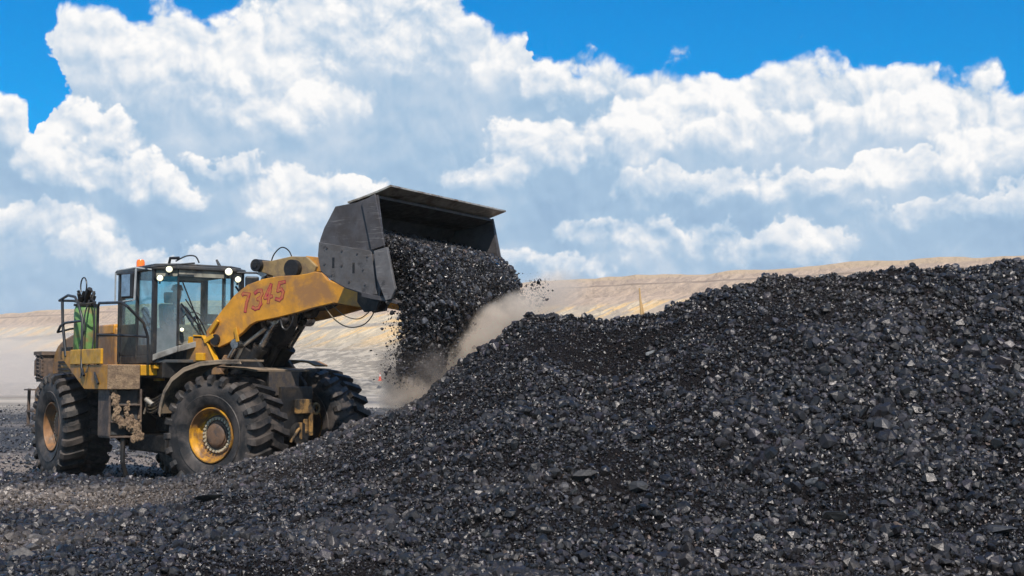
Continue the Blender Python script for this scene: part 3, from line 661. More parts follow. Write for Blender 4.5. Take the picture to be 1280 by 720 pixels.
# hood
hp = [(-5.0, 1.55), (-5.0, 2.3), (-4.9, 2.55), (-4.7, 2.70), (-4.35, 2.82), (-3.6, 2.95), (-2.9, 3.0), (-1.25, 3.0), (-1.25, 1.75), (-2.6, 1.72)]
b = MB(); b.prism(hp, -.78, .78); hood = b.build('engine_hood', M_BRN, LD, bevel=.05)
b = MB()
for x0, x1, z0, z1 in ((-4.55, -3.75, 2.0, 2.38), (-3.6, -2.75, 2.0, 2.42), (-4.4, -3.7, 2.5, 2.66), (-3.5, -2.8, 2.55, 2.8)):
    for k in range(5): b.box(((x0 + x1) / 2, -.795, z0 + (z1 - z0) * (k + .5) / 5), (x1 - x0, .03, (z1 - z0) / 5 * .55))
b.build('side_grille', M_BLK, hood)
b = MB()
for k in range(9): b.box((-5.02, 0, 1.7 + k * .085), (.04, 1.3, .045))
b.build('rear_grille', M_BLK, hood)
b = MB(); b.bx(-2.9, -1.3, -.80, -.2, 2.86, 3.06); b.build('hood_panel', M_YEL, hood, bevel=.03)
b = MB(); b.cyl((-2.3, .25, 3.0), (-2.3, .25, 3.25), .11, 16); b.tube([(-2.3, .25, 3.2), (-2.3, .25, 3.35), (-2.4, .25, 3.42)], .07, 12); b.build('exhaust_pipe', M_BLK, hood, smooth=40)
b = MB(); b.prism([(-5.35, 1.05), (-5.35, 1.75), (-5.0, 1.9), (-4.3, 1.9), (-4.1, 1.1)], -1.05, 1.05); b.build('counterweight', M_BRN, LD, bevel=.05)
# rear radiator guard and tail lamp cluster on the near corner
b = MB(); b.bx(-5.45, -5.0, -.98, -.62, 1.92, 2.52)
for k in range(7): b.tube([(-5.47, -.99, 2.0 + k * .08), (-5.2, -1.03, 2.02 + k * .08), (-4.98, -.99, 1.98 + k * .08)], .018, 6)
for k in range(5): b.box((-5.42 + k * .1, -1.0, 2.22 + .06 * (k % 2)), (.05, .06, .34))
b.bx(-5.5, -4.95, -1.03, -.6, 2.50, 2.58); gd = b.build('tail_lamp_guard', M_GRM, LD)
b = MB(); b.bx(-5.56, -5.46, -.96, -.70, 1.95, 2.12); b.bx(-5.56, -5.46, -.96, -.70, 2.2, 2.45); b.build('tail_lamp', M_LENS, gd, bevel=.02)
b = MB(); b.tube([(-4.75, -1.34, 1.78), (-4.78, -1.34, 1.0), (-4.72, -1.1, .95)], .035, 8);
b.bx(-4.85, -4.3, -1.42, -1.05, 1.74, 1.77); b.bx(-4.8, -4.35, -1.38, -1.22, 1.28, 1.32); b.bx(-4.8, -4.35, -1.38, -1.22, .98, 1.02); b.build('rear_step', M_GRM, LD)
# platform
b = MB(); b.bx(-1.9, .74, -1.62, -.80, 2.20, 2.25); b.bx(-1.9, -.8, .80, 1.62, 2.20, 2.25); plat = b.build('platform', M_BRN, LD, bevel=.01)
b = MB(); b.prism([(-1.75, 2.52), (-1.75, 2.40), (-.45, 1.80), (.74, 1.80), (.74, 2.24), (-.95, 2.24), (-1.2, 2.52)], -1.66, -1.62); b.build('side_panel', M_ORD, plat, bevel=.006)
b = MB(); b.bx(-1.2, .45, -1.68, -1.63, 2.26, 2.54); b.build('toe_panel', M_YEL2, plat, bevel=.012)
b = MB(); b.bx(.742, .782, -1.66, -1.06, 1.80, 2.24); b.build('front_panel', M_MUD, plat, bevel=.01)
b = MB(); b.bx(.742, .80, -1.055, -.74, 2.05, 2.24); b.build('front_rail', M_YEL2, plat, bevel=.01)
# access steps below the platform
b = MB(); b.bx(.10, .14, -1.58, -.98, .95, 1.80); b.bx(.14, .70, -1.60, -1.56, .95, 1.80); b.bx(.14, .70, -1.02, -.98, .95, 1.80); b.bx(.12, .70, -1.58, -1.0, .92, .96)
for k in range(2): b.bx(.3, .72, -1.56, -1.02, 1.2 + k * .3, 1.225 + k * .3)
stp = b.build('access_steps', M_GRM, LD, bevel=.01)
b = MB(); b.bx(.45, .60, -1.55, -1.03, .98, 1.78); b.build('back_panel', M_CAB, stp)
def mudtube(path, r, seed):
    b = MB(); pth = arc(path, 9); random.seed(seed)
    for rep in range(3):
        rad = [r * random.uniform(.65, 1.25) * (.6 if rep else 1) for _ in pth]
        b.tube([p + Vector((random.uniform(-.02, .02) + .02 * rep, random.uniform(-.03, .03), random.uniform(-.02, .02))) for p in pth], rad, 9)
    return b
def mud(path, seed):
    b = MB(); r = random.Random(seed)
    for x, y, z, rad in path:
        for rep_ in range(5):
            bm = bmesh.new(); bmesh.ops.create_icosphere(bm, subdivisions=3, radius=1.)
            c = Vector((x + r.uniform(-.01, .03), y + r.uniform(-.045, .045), z + r.uniform(-.07, .07))); q = rad * r.uniform(.40, .85); of = Vector((r.random() * 9, r.random() * 9, 0))
            for v in bm.verts: v.co = c + Vector((v.co.x * .55, v.co.y * .95, v.co.z * 1.15)) * q * (1 + .55 * noise.noise(v.co * 1.7 + of) + .25 * noise.noise(v.co * 5 + of))
            bm.verts.index_update(); b.add([v.co[:] for v in bm.verts], [[v.index for v in f.verts] for f in bm.faces]); bm.free()
    return b
b = mud([(.70, -1.50, 1.74, .05), (.71, -1.49, 1.62, .06), (.71, -1.48, 1.50, .07), (.72, -1.46, 1.38, .075), (.72, -1.43, 1.26, .09), (.73, -1.36, 1.18, .09), (.73, -1.28, 1.14, .08),
         (.71, -1.27, 1.50, .04), (.71, -1.25, 1.38, .05), (.72, -1.22, 1.26, .06), (.72, -1.16, 1.16, .08), (.73, -1.10, 1.08, .09), (.73, -1.05, .98, .09), (.73, -1.12, .95, .07), (.70, -1.04, 1.25, .03)], 3)
b.build('caked_mud', M_MUD, stp)
b = MB(); b.cyl((.8, -.95, 1.62), (.95, -.88, 1.52), .045, 12); b.cyl((.72, -.95, 1.35), (.8, -.9, 1.65), .02, 8); b.build('filler_cap', M_EDGE, stp)
b = MB(); b.tube([(.62, -1.3, .98), (.62, -1.3, .48), (.6, -1.22, .22)], .045, 8); b.build('hanging_strap', M_BLK, stp)
# handrails
def rail(pts, r=.024): return arc([Vector(p) for p in pts], 4)
b = MB()
b.tube([(-1.95, -1.66, 3.52), (-1.45, -1.66, 3.60), (-1.05, -1.66, 3.55), (-.85, -1.66, 3.40), (-.62, -1.66, 3.12), (-.60, -1.66, 2.6), (-.55, -1.68, 2.2), (-.35, -1.70, 2.05)], .026)
b.tube([(-1.78, -1.66, 3.54), (-1.72, -1.66, 3.05), (-1.5, -1.66, 2.42)], .03)
b.tube([(-2.02, -1.66, 2.90), (-1.85, -1.66, 3.02), (-1.55, -1.66, 3.07), (-.62, -1.66, 3.08)], .024)
b.tube([(-2.02, -1.66, 2.90), (-1.75, -1.5, 2.96), (-1.6, -1.2, 3.0)], .02)
b.tube([(-1.95, -1.66, 3.52), (-1.95, -1.0, 3.53)], .024); b.tube([(-1.95, -.95, 3.53), (-1.9, -.95, 2.25)], .026); b.build('handrail', M_BLK2, LD, smooth=50)
b = MB()
b.tube([(.12, -1.6, 2.1), (.08, -1.62, 2.5), (.10, -1.62, 3.32), (.16, -1.62, 3.38), (.98, -1.5, 3.36), (1.15, -1.46, 3.28), (1.75, -1.30, 2.80), (1.78, -1.30, 2.72)][0:6] + [(1.0, -1.1, 3.0), (1.02, -1.02, 2.74), (1.0, -1.0, 2.26)], .026)
b.tube([(.10, -1.62, 2.80), (.9, -1.1, 2.76), (1.0, -1.04, 2.75)], .022)
b.tube([(.12, -1.66, 2.1), (.25, -1.68, 2.0), (.35, -1.68, 1.9)], .026); b.build('handrail', M_BLK2, LD, smooth=50)
# green tank with pump and hose
b = MB(); b.lathe([(2.50, .0), (2.50, .205), (2.54, .225), (3.32, .225), (3.39, .20), (3.41, .0)], c=(-1.45, -1.3, 0), seg=36, axis='z'); tank = b.build('grease_tank', M_GRN, LD, smooth=40)
b = MB(); b.bx(-1.72, -1.2, -1.56, -1.04, 2.40, 2.50); b.bx(-1.66, -1.58, -1.5, -1.1, 2.25, 2.42); b.bx(-1.32, -1.24, -1.5, -1.1, 2.25, 2.42); b.build('tank_foot', M_BRN, tank, bevel=.01)
b = MB(); b.lathe([(3.40, .235), (3.44, .235), (3.45, .1), (3.50, .09), (3.66, .06), (3.68, .0)], c=(-1.45, -1.3, 0), seg=24, axis='z')
for k in range(14):
    a = k * 2.4; b.cyl((-1.45 + .12 * math.cos(a), -1.3 + .12 * math.sin(a), 3.42 + .01 * k), (-1.45 + .16 * math.cos(a + .5), -1.3 + .16 * math.sin(a + .5), 3.56 + .012 * k), .03, 8)
b.cyl((-1.3, -1.35, 3.55), (-1.12, -1.35, 3.72), .05, 10); b.build('pump', M_BLK, tank, smooth=40)
b = MB(); b.tube([Vector((-1.62 + .17 * math.sin(t), -1.3, 3.80 - .17 * math.cos(t))) for t in [k * .33 - .2 for k in range(18)]], .014, 6)
b.tube(arc([(-1.62, -1.3, 3.63), (-1.5, -1.3, 3.55), (-1.2, -1.3, 3.52), (-.9, -1.35, 3.45), (-1.0, -1.5, 3.42), (-1.3, -1.6, 3.48)]), .018, 6)
b.tube(arc([(-1.15, -1.35, 3.5), (-.95, -1.5, 3.2), (-.8, -1.55, 2.9), (-.9, -1.6, 2.6), (-.6, -1.62, 2.3), (-.55, -1.7, 2.0)]), .016, 6)
b.tube(arc([(-1.0, -1.3, 3.4), (-.7, -1.4, 3.0), (-.6, -1.45, 2.7), (-.3, -1.6, 2.35), (-.2, -1.72, 2.1)]), .016, 6); b.build('hose', M_HOSE, tank)

# --- cab
CP = [(-.80, -.88), (.92, -.88), (1.22, -.53), (1.22, .53), (.92, .88), (-.80, .88)]         # plan
def wallp(b, i, j, z0, z1, th=.03, z0b=None, z1b=None, inset=0., t0=0., t1=1.):
    """flat panel between plan corners i and j"""
    p, q = Vector(CP[i]), Vector(CP[j]); d = q - p; a = p + d * t0; c = p + d * t1; n = Vector((d.y, -d.x)).normalized()
    a -= n * inset; c -= n * inset; a2 = a - n * th; c2 = c - n * th
    z0b = z0 if z0b is None else z0b; z1b = z1 if z1b is None else z1b
    b.add([(*a, z0), (*c, z0b), (*c, z1b), (*a, z1), (*a2, z0), (*c2, z0b), (*c2, z1b), (*a2, z1)],
          [(0, 1, 2, 3), (7, 6, 5, 4), (0, 4, 5, 1), (1, 5, 6, 2), (2, 6, 7, 3), (3, 7, 4, 0)])
b = MB()                                                           # body: floor, sills, back and lower walls
b.prism([(x * .985, y * .985) for x, y in CP], 2.28, 2.34, 'z')
wallp(b, 5, 0, 2.3, 2.85, .05); wallp(b, 0, 1, 2.27, 2.42, .05); wallp(b, 3, 4, 2.50, 2.66, .05, 2.36, 2.52); wallp(b, 4, 5, 2.27, 2.5, .05)
wallp(b, 5, 0, 2.85, 4.0, .05, t0=0, t1=.06); wallp(b, 5, 0, 2.85, 4.0, .05, t0=.94, t1=1); wallp(b, 5, 0, 3.9, 4.0, .05, t0=.06, t1=.94)
cab = b.build('cab', M_CAB, LD, bevel=.012)
b = MB(); wallp(b, 1, 2, 2.32, 2.43, .06, 2.48, 2.59, -.03); wallp(b, 2, 3, 2.48, 2.59, .06, 2.62, 2.72, -.03, 0, .5); wallp(b, 2, 3, 2.62, 2.72, .06, 2.50, 2.57, -.03, .5, 1); M_SILL = mat('dusty_sill', (.26, .245, .22), .75, dirt=(.12, .105, .09), dirt_amt=.4); b.build('front_sill', M_SILL, cab, bevel=.008)
b = MB(); rp = [(-.88, -.93), (.95, -.93), (1.27, -.57), (1.27, .57), (.95, .93), (-.88, .93)]
b.prism(rp, 3.985, 4.06, 'z'); b.prism([(x * .93, y * .93) for x, y in rp], 4.06, 4.10, 'z'); b.build('roof', M_CAB, cab, bevel=.03)
def post(x, y, z0, z1, w=.08, name='pillar'):
    b = MB(); b.tube([(x, y, z0), (x, y, z1)], w / 2 * 1.25, 4); b.build(name, M_BLK2, cab, bevel=.01)
post(-.77, -.86, 2.3, 4.0, .11); post(-.77, .86, 2.3, 4.0, .11); post(.90, -.86, 2.3, 4.0, .10); post(.90, .86, 2.3, 4.0, .10); post(.1, -.87, 2.35, 4.0, .07); post(.1, .87, 2.35, 4.0, .07)
post(1.20, .53, 2.62, 4.0, .06); post(1.20, -.53, 2.52, 4.0, .045, 'windscreen_divider')
b = MB(); wallp(b, 2, 3, 3.86, 3.99, .04); wallp(b, 1, 2, 3.86, 3.99, .04); wallp(b, 3, 4, 3.86, 3.99, .04); b.build('visor', mat('dusty_visor', (.30, .28, .22), .8, dirt=(.1, .09, .08), dirt_amt=.5), cab)
b = MB(); wallp(b, 2, 3, 2.62, 2.98, .02, 2.62, 2.98, .02); b.build('lower_apron', MATS['dusty_visor'], cab)
b = MB(); wallp(b, 1, 2, 2.42, 3.87, .012, 2.56, None, .02); b.build('corner_window', M_GLS, cab)
b = MB(); wallp(b, 2, 3, 2.70, 3.87, .012, 2.70, None, .008); b.build('windscreen', M_GLSC, cab)
b = MB(); wallp(b, 3, 4, 2.56, 3.87, .012, 2.42, None, .02); b.build('corner_window', M_GLSC, cab)
b = MB(); wallp(b, 0, 1, 2.42, 3.98, .012, inset=.02, t0=.52, t1=.95); b.build('door_window', M_GLS, cab)
b = MB(); wallp(b, 0, 1, 3.0, 3.98, .012, inset=.02, t0=.04, t1=.5); b.build('side_window', M_GLS, cab)
b = MB(); wallp(b, 0, 1, 2.42, 3.02, .03, inset=.01, t0=.04, t1=.5); wallp(b, 0, 1, 2.42, 2.62, .03, inset=.008, t0=.52, t1=.96); b.build('door_panel', M_CAB, cab, bevel=.01)
b = MB(); wallp(b, 4, 5, 2.5, 3.98, .012, inset=.02, t0=.05, t1=.95); b.build('far_side_window', M_GLSF, cab)
b = MB(); wallp(b, 5, 0, 2.86, 3.9, .012, inset=.02, t0=.06, t1=.94); b.build('rear_window', M_GLSF, cab)
b = MB(); b.bx(-.72, .95, -.78, .78, 3.93, 3.98); b.build('roof_lining', M_CABL, cab)
b = MB(); b.bx(.72, 1.05, -.35, .35, 2.35, 2.95); b.cyl((.55, 0, 2.6), (.62, 0, 3.05), .03, 10); b.tube([Vector((.60 + .05 * math.sin(t), .2 * math.cos(t), 3.08 + .16 * math.sin(t))) for t in [k * math.pi / 10 for k in range(20)]], .016, 6, True)
b.bx(.80, .9, .18, .40, 3.02, 3.2); b.bx(.80, .9, .46, .68, 3.0, 3.2); b.build('dashboard', M_SEAT, cab, bevel=.01)
b = MB(); b.bx(-.35, .2, -.27, .27, 2.62, 2.8); b.box((-.34, 0, 3.1), (.13, .5, .68), (R_(-10), 'Y')); b.box((-.42, 0, 3.56), (.10, .28, .22), (R_(-8), 'Y')); b.bx(-.2, .1, -.2, .2, 2.34, 2.62)
b.build('seat', M_SEAT, cab, bevel=.04)
b = MB()                                                           # wipers
b.tube([(1.25, -.48, 3.78), (1.27, -.28, 3.30), (1.28, -.05, 2.78)], .014, 6); b.tube([(1.27, -.50, 3.36), (1.30, -.18, 2.98), (1.28, .02, 2.68)], .016, 6); b.tube([(1.27, -.42, 3.44), (1.30, -.10, 3.0), (1.28, .06, 2.70)], .012, 6)
b.box((1.26, .03, 2.70), (.06, .14, .1)); b.build('wiper', M_BLK2, cab)
def lamp(x, y, z, lit=True, r=.085, ang=0):
    r *= .8
    b = MB(); d = Vector((math.cos(ang), math.sin(ang), -.08)).normalized(); c = Vector((x, y, z))
    b.tube([c - d * .10, c - d * .07, c, c + d * .015], [r * .5, r * 1.1, r * 1.18, r * 1.18], 18); b.cyl(c - d * .05 - Vector((0, 0, r)), c - d * .05 - Vector((0, 0, r + .05)), .02, 8)
    w = b.build('work_lamp', M_BLK2, LD, smooth=50)
    b = MB(); b.tube([c + d * .016, c + d * .03, c + d * .042], [r * .98, r * .8, r * .35], 18); b.build('lens', M_LAMP, w, smooth=60); return w
lamp(.99, -.80, 3.83, r=.072, ang=-.35); lamp(1.22, -.72, 3.98, r=.075, ang=-.3); lamp(1.32, .40, 3.98, r=.085, ang=-.25); lamp(1.34, .58, 3.84, r=.07, ang=-.25); lamp(1.32, -.50, 2.88, r=.045, ang=-.3)
b = MB(); b.lathe([(4.08, .0), (4.08, .09), (4.12, .09)], c=(-.42, -.62, 0), seg=20, axis='z'); bc = b.build('beacon_base', M_BLK2, LD)
b = MB(); b.lathe([(4.12, .08), (4.23, .078), (4.27, .06), (4.285, .0)], c=(-.42, -.62, 0), seg=20, axis='z'); b.build('beacon_lens', M_ORG, bc, smooth=50)
b = MB(); b.tube([(.25, -.9, 4.06), (.35, -1.05, 4.03), (1.05, -1.0, 4.02), (1.35, -.62, 4.06), (1.38, -.3, 4.10)], .018, 6); b.tube([(.95, -.62, 4.06), (1.02, -.62, 4.2), (1.15, -.5, 4.2)], .03, 6)
b.tube(arc([(1.1, -.55, 4.14), (1.18, -.38, 4.24), (1.22, -.22, 4.24), (1.24, -.15, 4.12)]), .014, 6); b.cyl((1.05, .35, 4.08), (1.0, .30, 4.22), .035, 8, .02); b.build('roof_rail', M_BLK2, LD)
# mirrors
b = MB(); zz = 3.55; b.tube([(.9, -.92, 3.98), (.72, -1.16, 4.02), (.30, -1.34, 3.98), (.26, -1.36, 3.95), (.26, -1.36, 3.42), (.30, -1.36, 3.39), (.72, -1.20, 3.42)], .017, 6); b.tube([(.74, -1.16, 4.0), (.74, -1.18, 3.42)], .02, 6)
mr = b.build('mirror_bracket', M_REFL if False else M_CABL, LD)
b = MB(); b.box((.52, -1.22, 3.70), (.30, .07, .48), (R_(22), 'Z')); b.build('mirror', M_BLK2, mr, bevel=.03)
b = MB(); b.box((.535, -1.265, 3.70), (.22, .012, .40), (R_(22), 'Z')); b.build('mirror_glass', M_MIR, mr)
b = MB(); b.tube([(1.2, .6, 3.98), (1.35, .95, 3.98), (1.35, 1.25, 3.90), (1.35, 1.27, 3.6), (1.3, 1.2, 3.45)], .02, 6); b.tube([(1.2, .6, 3.72), (1.3, .72, 3.50), (1.32, .82, 3.38)], .02, 6); mr2 = b.build('mirror_bracket', M_BLK2, LD)
b = MB(); b.box((1.36, .86, 3.66), (.07, .26, .50), (R_(-15), 'Z')); b.build('mirror', M_BLK2, mr2, bevel=.03)
# yellow bracket in front of the cab and parts below it
b = MB(); b.prism([(1.0, 2.3), (1.15, 2.78), (1.45, 2.82), (1.75, 2.72), (1.98, 2.26), (1.9, 2.2)], -.62, -.56); b.prism([(1.0, 2.3), (1.15, 2.78), (1.45, 2.82), (1.75, 2.72), (1.98, 2.26), (1.9, 2.2)], .50, .56)
# (belongs to the front frame: pin tower, see below)
tower_poly = b
b = MB(); b.cyl((.55, -.6, 1.95), (.55, -.6, 2.3), .10, 14); b.cyl((.75, -.7, 2.1), (.75, -.7, 2.32), .07, 10); b.bx(.2, .9, -.85, .6, 2.18, 2.24); b.build('cab_mount', M_YEL2, LD)
b = MB()
for k in range(9):
    y = -.45 + k * .11; b.tube(arc([(-.6, y, 1.5), (.0, y * .8, 1.25 + .04 * k), (.7, y * .7 - .05, 1.6), (1.1, y * .6, 1.4)]), .028, 6)
for k in range(5):
    b.tube(arc([(.1, -.9 + .05 * k, 1.9 - .04 * k), (.6, -.8, 1.6 - .06 * k), (1.0, -.6, 1.75 - .05 * k), (1.5, -.45, 1.7 - .05 * k)]), .022, 6)
b.build('hydraulic_hoses', M_HOSE, LD)
b = MB(); b.bx(-.9, .9, -.62, .62, .62, .95); b.cyl((.5, -.5, .75), (1.1, -.45, .72), .1, 12); b.build('transmission', M_BLK, LD, bevel=.04)

# --- front half
b = MB(); b.bx(.25, 2.85, -.46, .46, .95, 1.85); b.prism([(1.0, 1.8), (1.25, 2.55), (1.75, 2.75), (2.15, 2.5), (2.7, 1.9), (2.7, 1.6)], -.50, -.40); b.prism([(1.0, 1.8), (1.25, 2.55), (1.75, 2.75), (2.15, 2.5), (2.7, 1.9), (2.7, 1.6)], .40, .50)
b.bx(2.2, 2.75, -.66, .10, 1.5, 2.12); b.build('front_frame', M_BLK, bevel=.02, **FX)
b = MB(); b.cyl((2.27, -.95, .985), (2.27, .95, .985), .24, 20); b.lathe([(-.45, .2), (-.28, .38), (0, .43), (.28, .38), (.45, .2)], c=(2.27, 0, .985), seg=28); b.cyl((2.5, 0, .985), (2.95, 0, .985), .22, 16)
ax = b.build('front_axle', M_BLK, smooth=40, **FX)
b = MB(); b.tube([Vector((2.95 + .0 * t, .42 + .09 * math.cos(t), 1.44 + .09 * math.sin(t))) for t in [k * math.pi / 8 for k in range(16)]], .032, 8, True); b.bx(2.86, 2.95, -.10, .30, 1.36, 1.62)
for y, z0, z1 in ((-.02, .9, 1.2), (.14, 1.0, 1.26), (.30, .95, 1.5)): b.bx(2.9, 2.96, y - .035, y + .035, z0, z1)
b.tube(arc([(2.9, -.25, .85), (2.97, -.15, 1.05), (2.95, -.05, 1.1)]), .03, 6); b.build('hydraulic_block', mat('rusty_yellow', (.40, .22, .07), .6, dirt=(.03, .025, .02), dirt_amt=.75, scale=5), bevel=.015, **FX)
b = MB(); b.bx(2.752, 2.79, -.70, .12, 1.70, 2.12); b.build('front_plate', mat('rusty_grey_plate', (.10, .075, .055), .7, dirt=(.05, .045, .05), dirt_amt=.6, scale=6), **FX)
# yellow tower bracket
b = MB(); b.prism([(.80, 2.30), (.86, 2.62), (.98, 2.74), (1.18, 2.74), (1.32, 2.60), (1.52, 2.28)], -.70, -.64); tw = b.build('tower_bracket', M_BRN, bevel=.012, **FX)
b = MB(); b.bx(.72, 1.0, -.80, -.705, 2.60, 2.76); b.bx(1.12, 1.30, -.78, -.705, 2.32, 2.46); b.strip([(.86, 2.72), (1.0, 2.78), (1.2, 2.77), (1.34, 2.62), (1.54, 2.28)], .03, -.72, -.60); b.build('pin_cap', M_YEL2, tw, bevel=.01)
# fenders
def fender(y0, y1, name='fender', lift=0.):
    ln = [(1.17, 1.38), (1.20, 1.55), (1.28, 1.78), (1.45, 2.0), (1.73, 2.17), (2.09, 2.27), (2.5, 2.30), (2.98, 2.30)]
    b = MB(); b.strip([(x, z + lift) for x, z in ln], .035, y0, y1)
    ya, yb = (y0, y0 + .03)
    b.prism([(x, z + lift - .018) for x, z in ln] + [(x + .02, z + lift - .06) for x, z in reversed(ln)], ya, yb)
    return b.build(name, M_FEN, bevel=.006, **FX)
M_FEN = mat('fender_dusty', (.06, .05, .042), .6, dirt=(.32, .23, .15), dirt_amt=.8, scale=2.0, bump=.1)
fender(-1.76, -1.12)
f = MB(); ln = [(1.25, 1.7), (1.45, 2.02), (1.73, 2.2), (2.2, 2.30), (2.6, 2.27), (2.78, 2.20)]; f.strip([(x, z + .03) for x, z in ln], .035, .62, 1.0); f.build('fender', M_BRN, bevel=.006, **FX)
b = MB(); b.strip([(1.9, 2.2), (2.5, 2.17), (2.76, 2.135)], .03, -1.1, .45); b.build('deck_plate', M_FEN, **FX)

# lift arms
AO = [(1.28, 2.86), (1.67, 3.26), (1.93, 3.50), (2.23, 3.68), (2.58, 3.77), (2.93, 3.81), (3.33, 3.81), (3.55, 3.83), (3.72, 3.86), (3.88, 3.83), (4.0, 3.70), (4.34, 3.60), (4.62, 3.52), (5.0, 3.46), (5.1, 3.36), (5.04, 3.22), (4.85, 3.18), (4.15, 3.30), (3.72, 3.23),
      (3.34, 3.15), (2.94, 3.08), (2.44, 3.01), (2.29, 2.95), (2.14, 2.83), (2.0, 2.74), (1.84, 2.65), (1.58, 2.56), (1.40, 2.60), (1.30, 2.72)]
arms = []
for y in (-.64, .62):
    b = MB(); b.prism(AO, y - .045, y + .045); a = b.build('lift_arm', M_YEL, bevel=.012, **FX); arms.append(a)
b = MB(); b.cyl((3.75, -.6, 3.5), (3.75, .6, 3.5), .19, 20); b.bx(3.55, 3.95, -.55, .55, 3.34, 3.52); b.build('cross_tube', M_BRN, smooth=40, **FX)
b = MB(); b.cyl((2.02, -.5, 2.60), (2.52, -.5, 2.90), .035, 12); b.cyl((1.75, -.48, 2.2), (2.0, -.48, 2.62), .05, 12); b.build('linkage_rod', M_EDGE, smooth=40, **FX)
for yy in (-.70, .68):
    for x, z, r in ((1.52, 2.70, .10), (4.86, 3.33, .12)): b = MB(); b.cyl((x, yy - .03, z), (x, yy + .05, z), r, 18); b.build('arm_pin', M_BLK, smooth=40, **FX)
b = MB(); b.box((2.02, -.715, 2.78), (.07, .03, .26), (R_(-14), 'Y')); b.build('arm_stop', M_YEL2, bevel=.01, **FX)
b = MB(); b.box((1.50, -.72, 2.93), (.06, .05, .30), (R_(38), 'Y')); b.box((1.38, -.71, 2.72), (.24, .05, .08), (R_(-28), 'Y')); b.build('arm_stop', M_YEL2, bevel=.01, **FX)
# painted number
def digits():
    D = {'7': [[(0, .95), (.1, 1), (.9, 1.0), (.55, .5), (.38, 0)]],
         '3': [[(-.05, .92), (.3, 1.02), (.75, 1.0), (.92, .8), (.78, .58), (.48, .53)], [(.48, .53), (.84, .45), (.98, .2), (.75, 0), (.3, -.02), (-.05, .08)]],
         '4': [[(.62, 0), (.62, 1), (.05, .32), (.95, .32)]],
         '5': [[(.88, 1), (.2, 1), (.14, .56), (.6, .6), (.9, .42), (.85, .12), (.55, 0), (.1, .1)]]}
    H, Wd = .31, .165
    pos = [('7', 2.13, 3.21, -.10), ('3', 2.37, 3.24, .10), ('4', 2.61, 3.33, .13), ('5', 2.87, 3.37, .12)]
    for mt, wd, yo, nm in ((M_REDD, .066, -.6880, 'digit_outline'), (M_RED, .046, -.6905, 'digit'), (M_YEL, .008, -.6925, 'digit_scratch')):
        for ch, x0, z0, tl in pos:
            b = MB()
            for st in D[ch]:
                P2 = [Vector((u * Wd, v * H)) for u, v in st]; P2 = [Vector((x0 + p.x + .18 * p.y * (tl > 0), z0 + p.y + p.x * tl * 1.2)) for p in P2]
                for i in range(len(P2) - 1):
                    a, c = P2[i], P2[i + 1]; d = (c - a).normalized(); n = Vector((-d.y, d.x)) * wd / 2; e = d * wd * .42
                    yy = yo - .00022 * i
                    b.add([(a.x - e.x + n.x, yy, a.y - e.y + n.y), (c.x + e.x + n.x, yy, c.y + e.y + n.y), (c.x + e.x - n.x, yy, c.y + e.y - n.y), (a.x - e.x - n.x, yy, a.y - e.y - n.y)], [(0, 1, 2, 3)])
            b.build(nm, mt, arms[0])
digits()
# lift cylinders
def cylinder(a, c, r, y, name='lift_cylinder', frac=.55, m=M_BLK):
    A, Cc = Vector((a[0], y, a[1])), Vector((c[0], y, c[1])); Md = A + (Cc - A) * frac
    b = MB(); b.cyl(A, Md, r, 20); b.cyl(Md - (Cc - A).normalized() * .06, Md, r * 1.15, 20)
    b.cyl(A - Vector((0, r * 1.2, 0)), A + Vector((0, r * 1.2, 0)), r * 1.2, 16)
    cy = b.build(name, m, smooth=40, **FX); b = MB(); b.cyl(Md, Cc, r * .5, 16); b.cyl(Cc - Vector((0, r, 0)), Cc + Vector((0, r, 0)), r, 16); b.build('rod', M_CHR, cy, smooth=40)
for y in (-.40, .40): cylinder((1.85, 1.95), (2.72, 3.08), .125, y)
cylinder((1.55, 2.1), (1.95, 2.62), .09, -.60, 'steering_cylinder', .5, M_BRN)
cylinder((1.45, 2.35), (2.12, 3.98), .12, .0, 'tilt_cylinder', .6)
b = MB(); b.prism([(.95, 2.1), (1.1, 2.75), (1.45, 3.0), (1.8, 3.2), (2.1, 3.15), (2.12, 2.6), (2.02, 2.15)], -.36, .36); b.build('linkage_housing', M_BLK, bevel=.03, **FX)
b = MB(); b.prism([(2.15, 3.3), (2.75, 3.3), (2.74, 2.95), (2.60, 2.66), (2.42, 2.54), (2.28, 2.66)], -.13, .13); b.cyl((2.42, 0, 2.64), (2.16, 0, 2.22), .075, 14); b.build('lever_arm', M_BLK, bevel=.03, **FX)
# tilt lever on top, with its big pins, and the link to the bucket
b = MB()
for y in (-.20, .20): b.prism([(2.02, 4.06), (2.10, 4.16), (2.35, 4.13), (2.85, 4.20), (3.2, 4.18), (3.42, 4.0), (3.3, 3.72), (2.8, 3.74), (2.2, 3.93), (2.05, 3.96)], y - .04, y + .04)
b.bx(2.4, 2.95, -.20, .20, 3.95, 4.0); tl = b.build('tilt_lever', mat('dusty_yellow_lever', (.30, .20, .085), .7, dirt=(.18, .12, .07), dirt_amt=.6, scale=4, bump=.1), bevel=.015, **FX)
b = MB(); b.cyl((2.12, -.34, 4.06), (2.12, .34, 4.06), .115, 20); b.cyl((2.95, -.36, 3.97), (2.95, .36, 3.97), .16, 22); b.cyl((2.12, -.36, 4.06), (2.12, -.345, 4.06), .05, 12); b.build('lever_pin', M_BLK, tl, smooth=40)
b = MB()
for y in (-.14, .14): b.prism([(3.0, 4.12), (3.15, 4.2), (3.6, 4.14), (4.75, 4.0), (4.78, 3.82), (3.6, 3.9), (3.05, 3.9)], y - .035, y + .035)
b.build('tilt_link', M_YEL, bevel=.012, **FX)
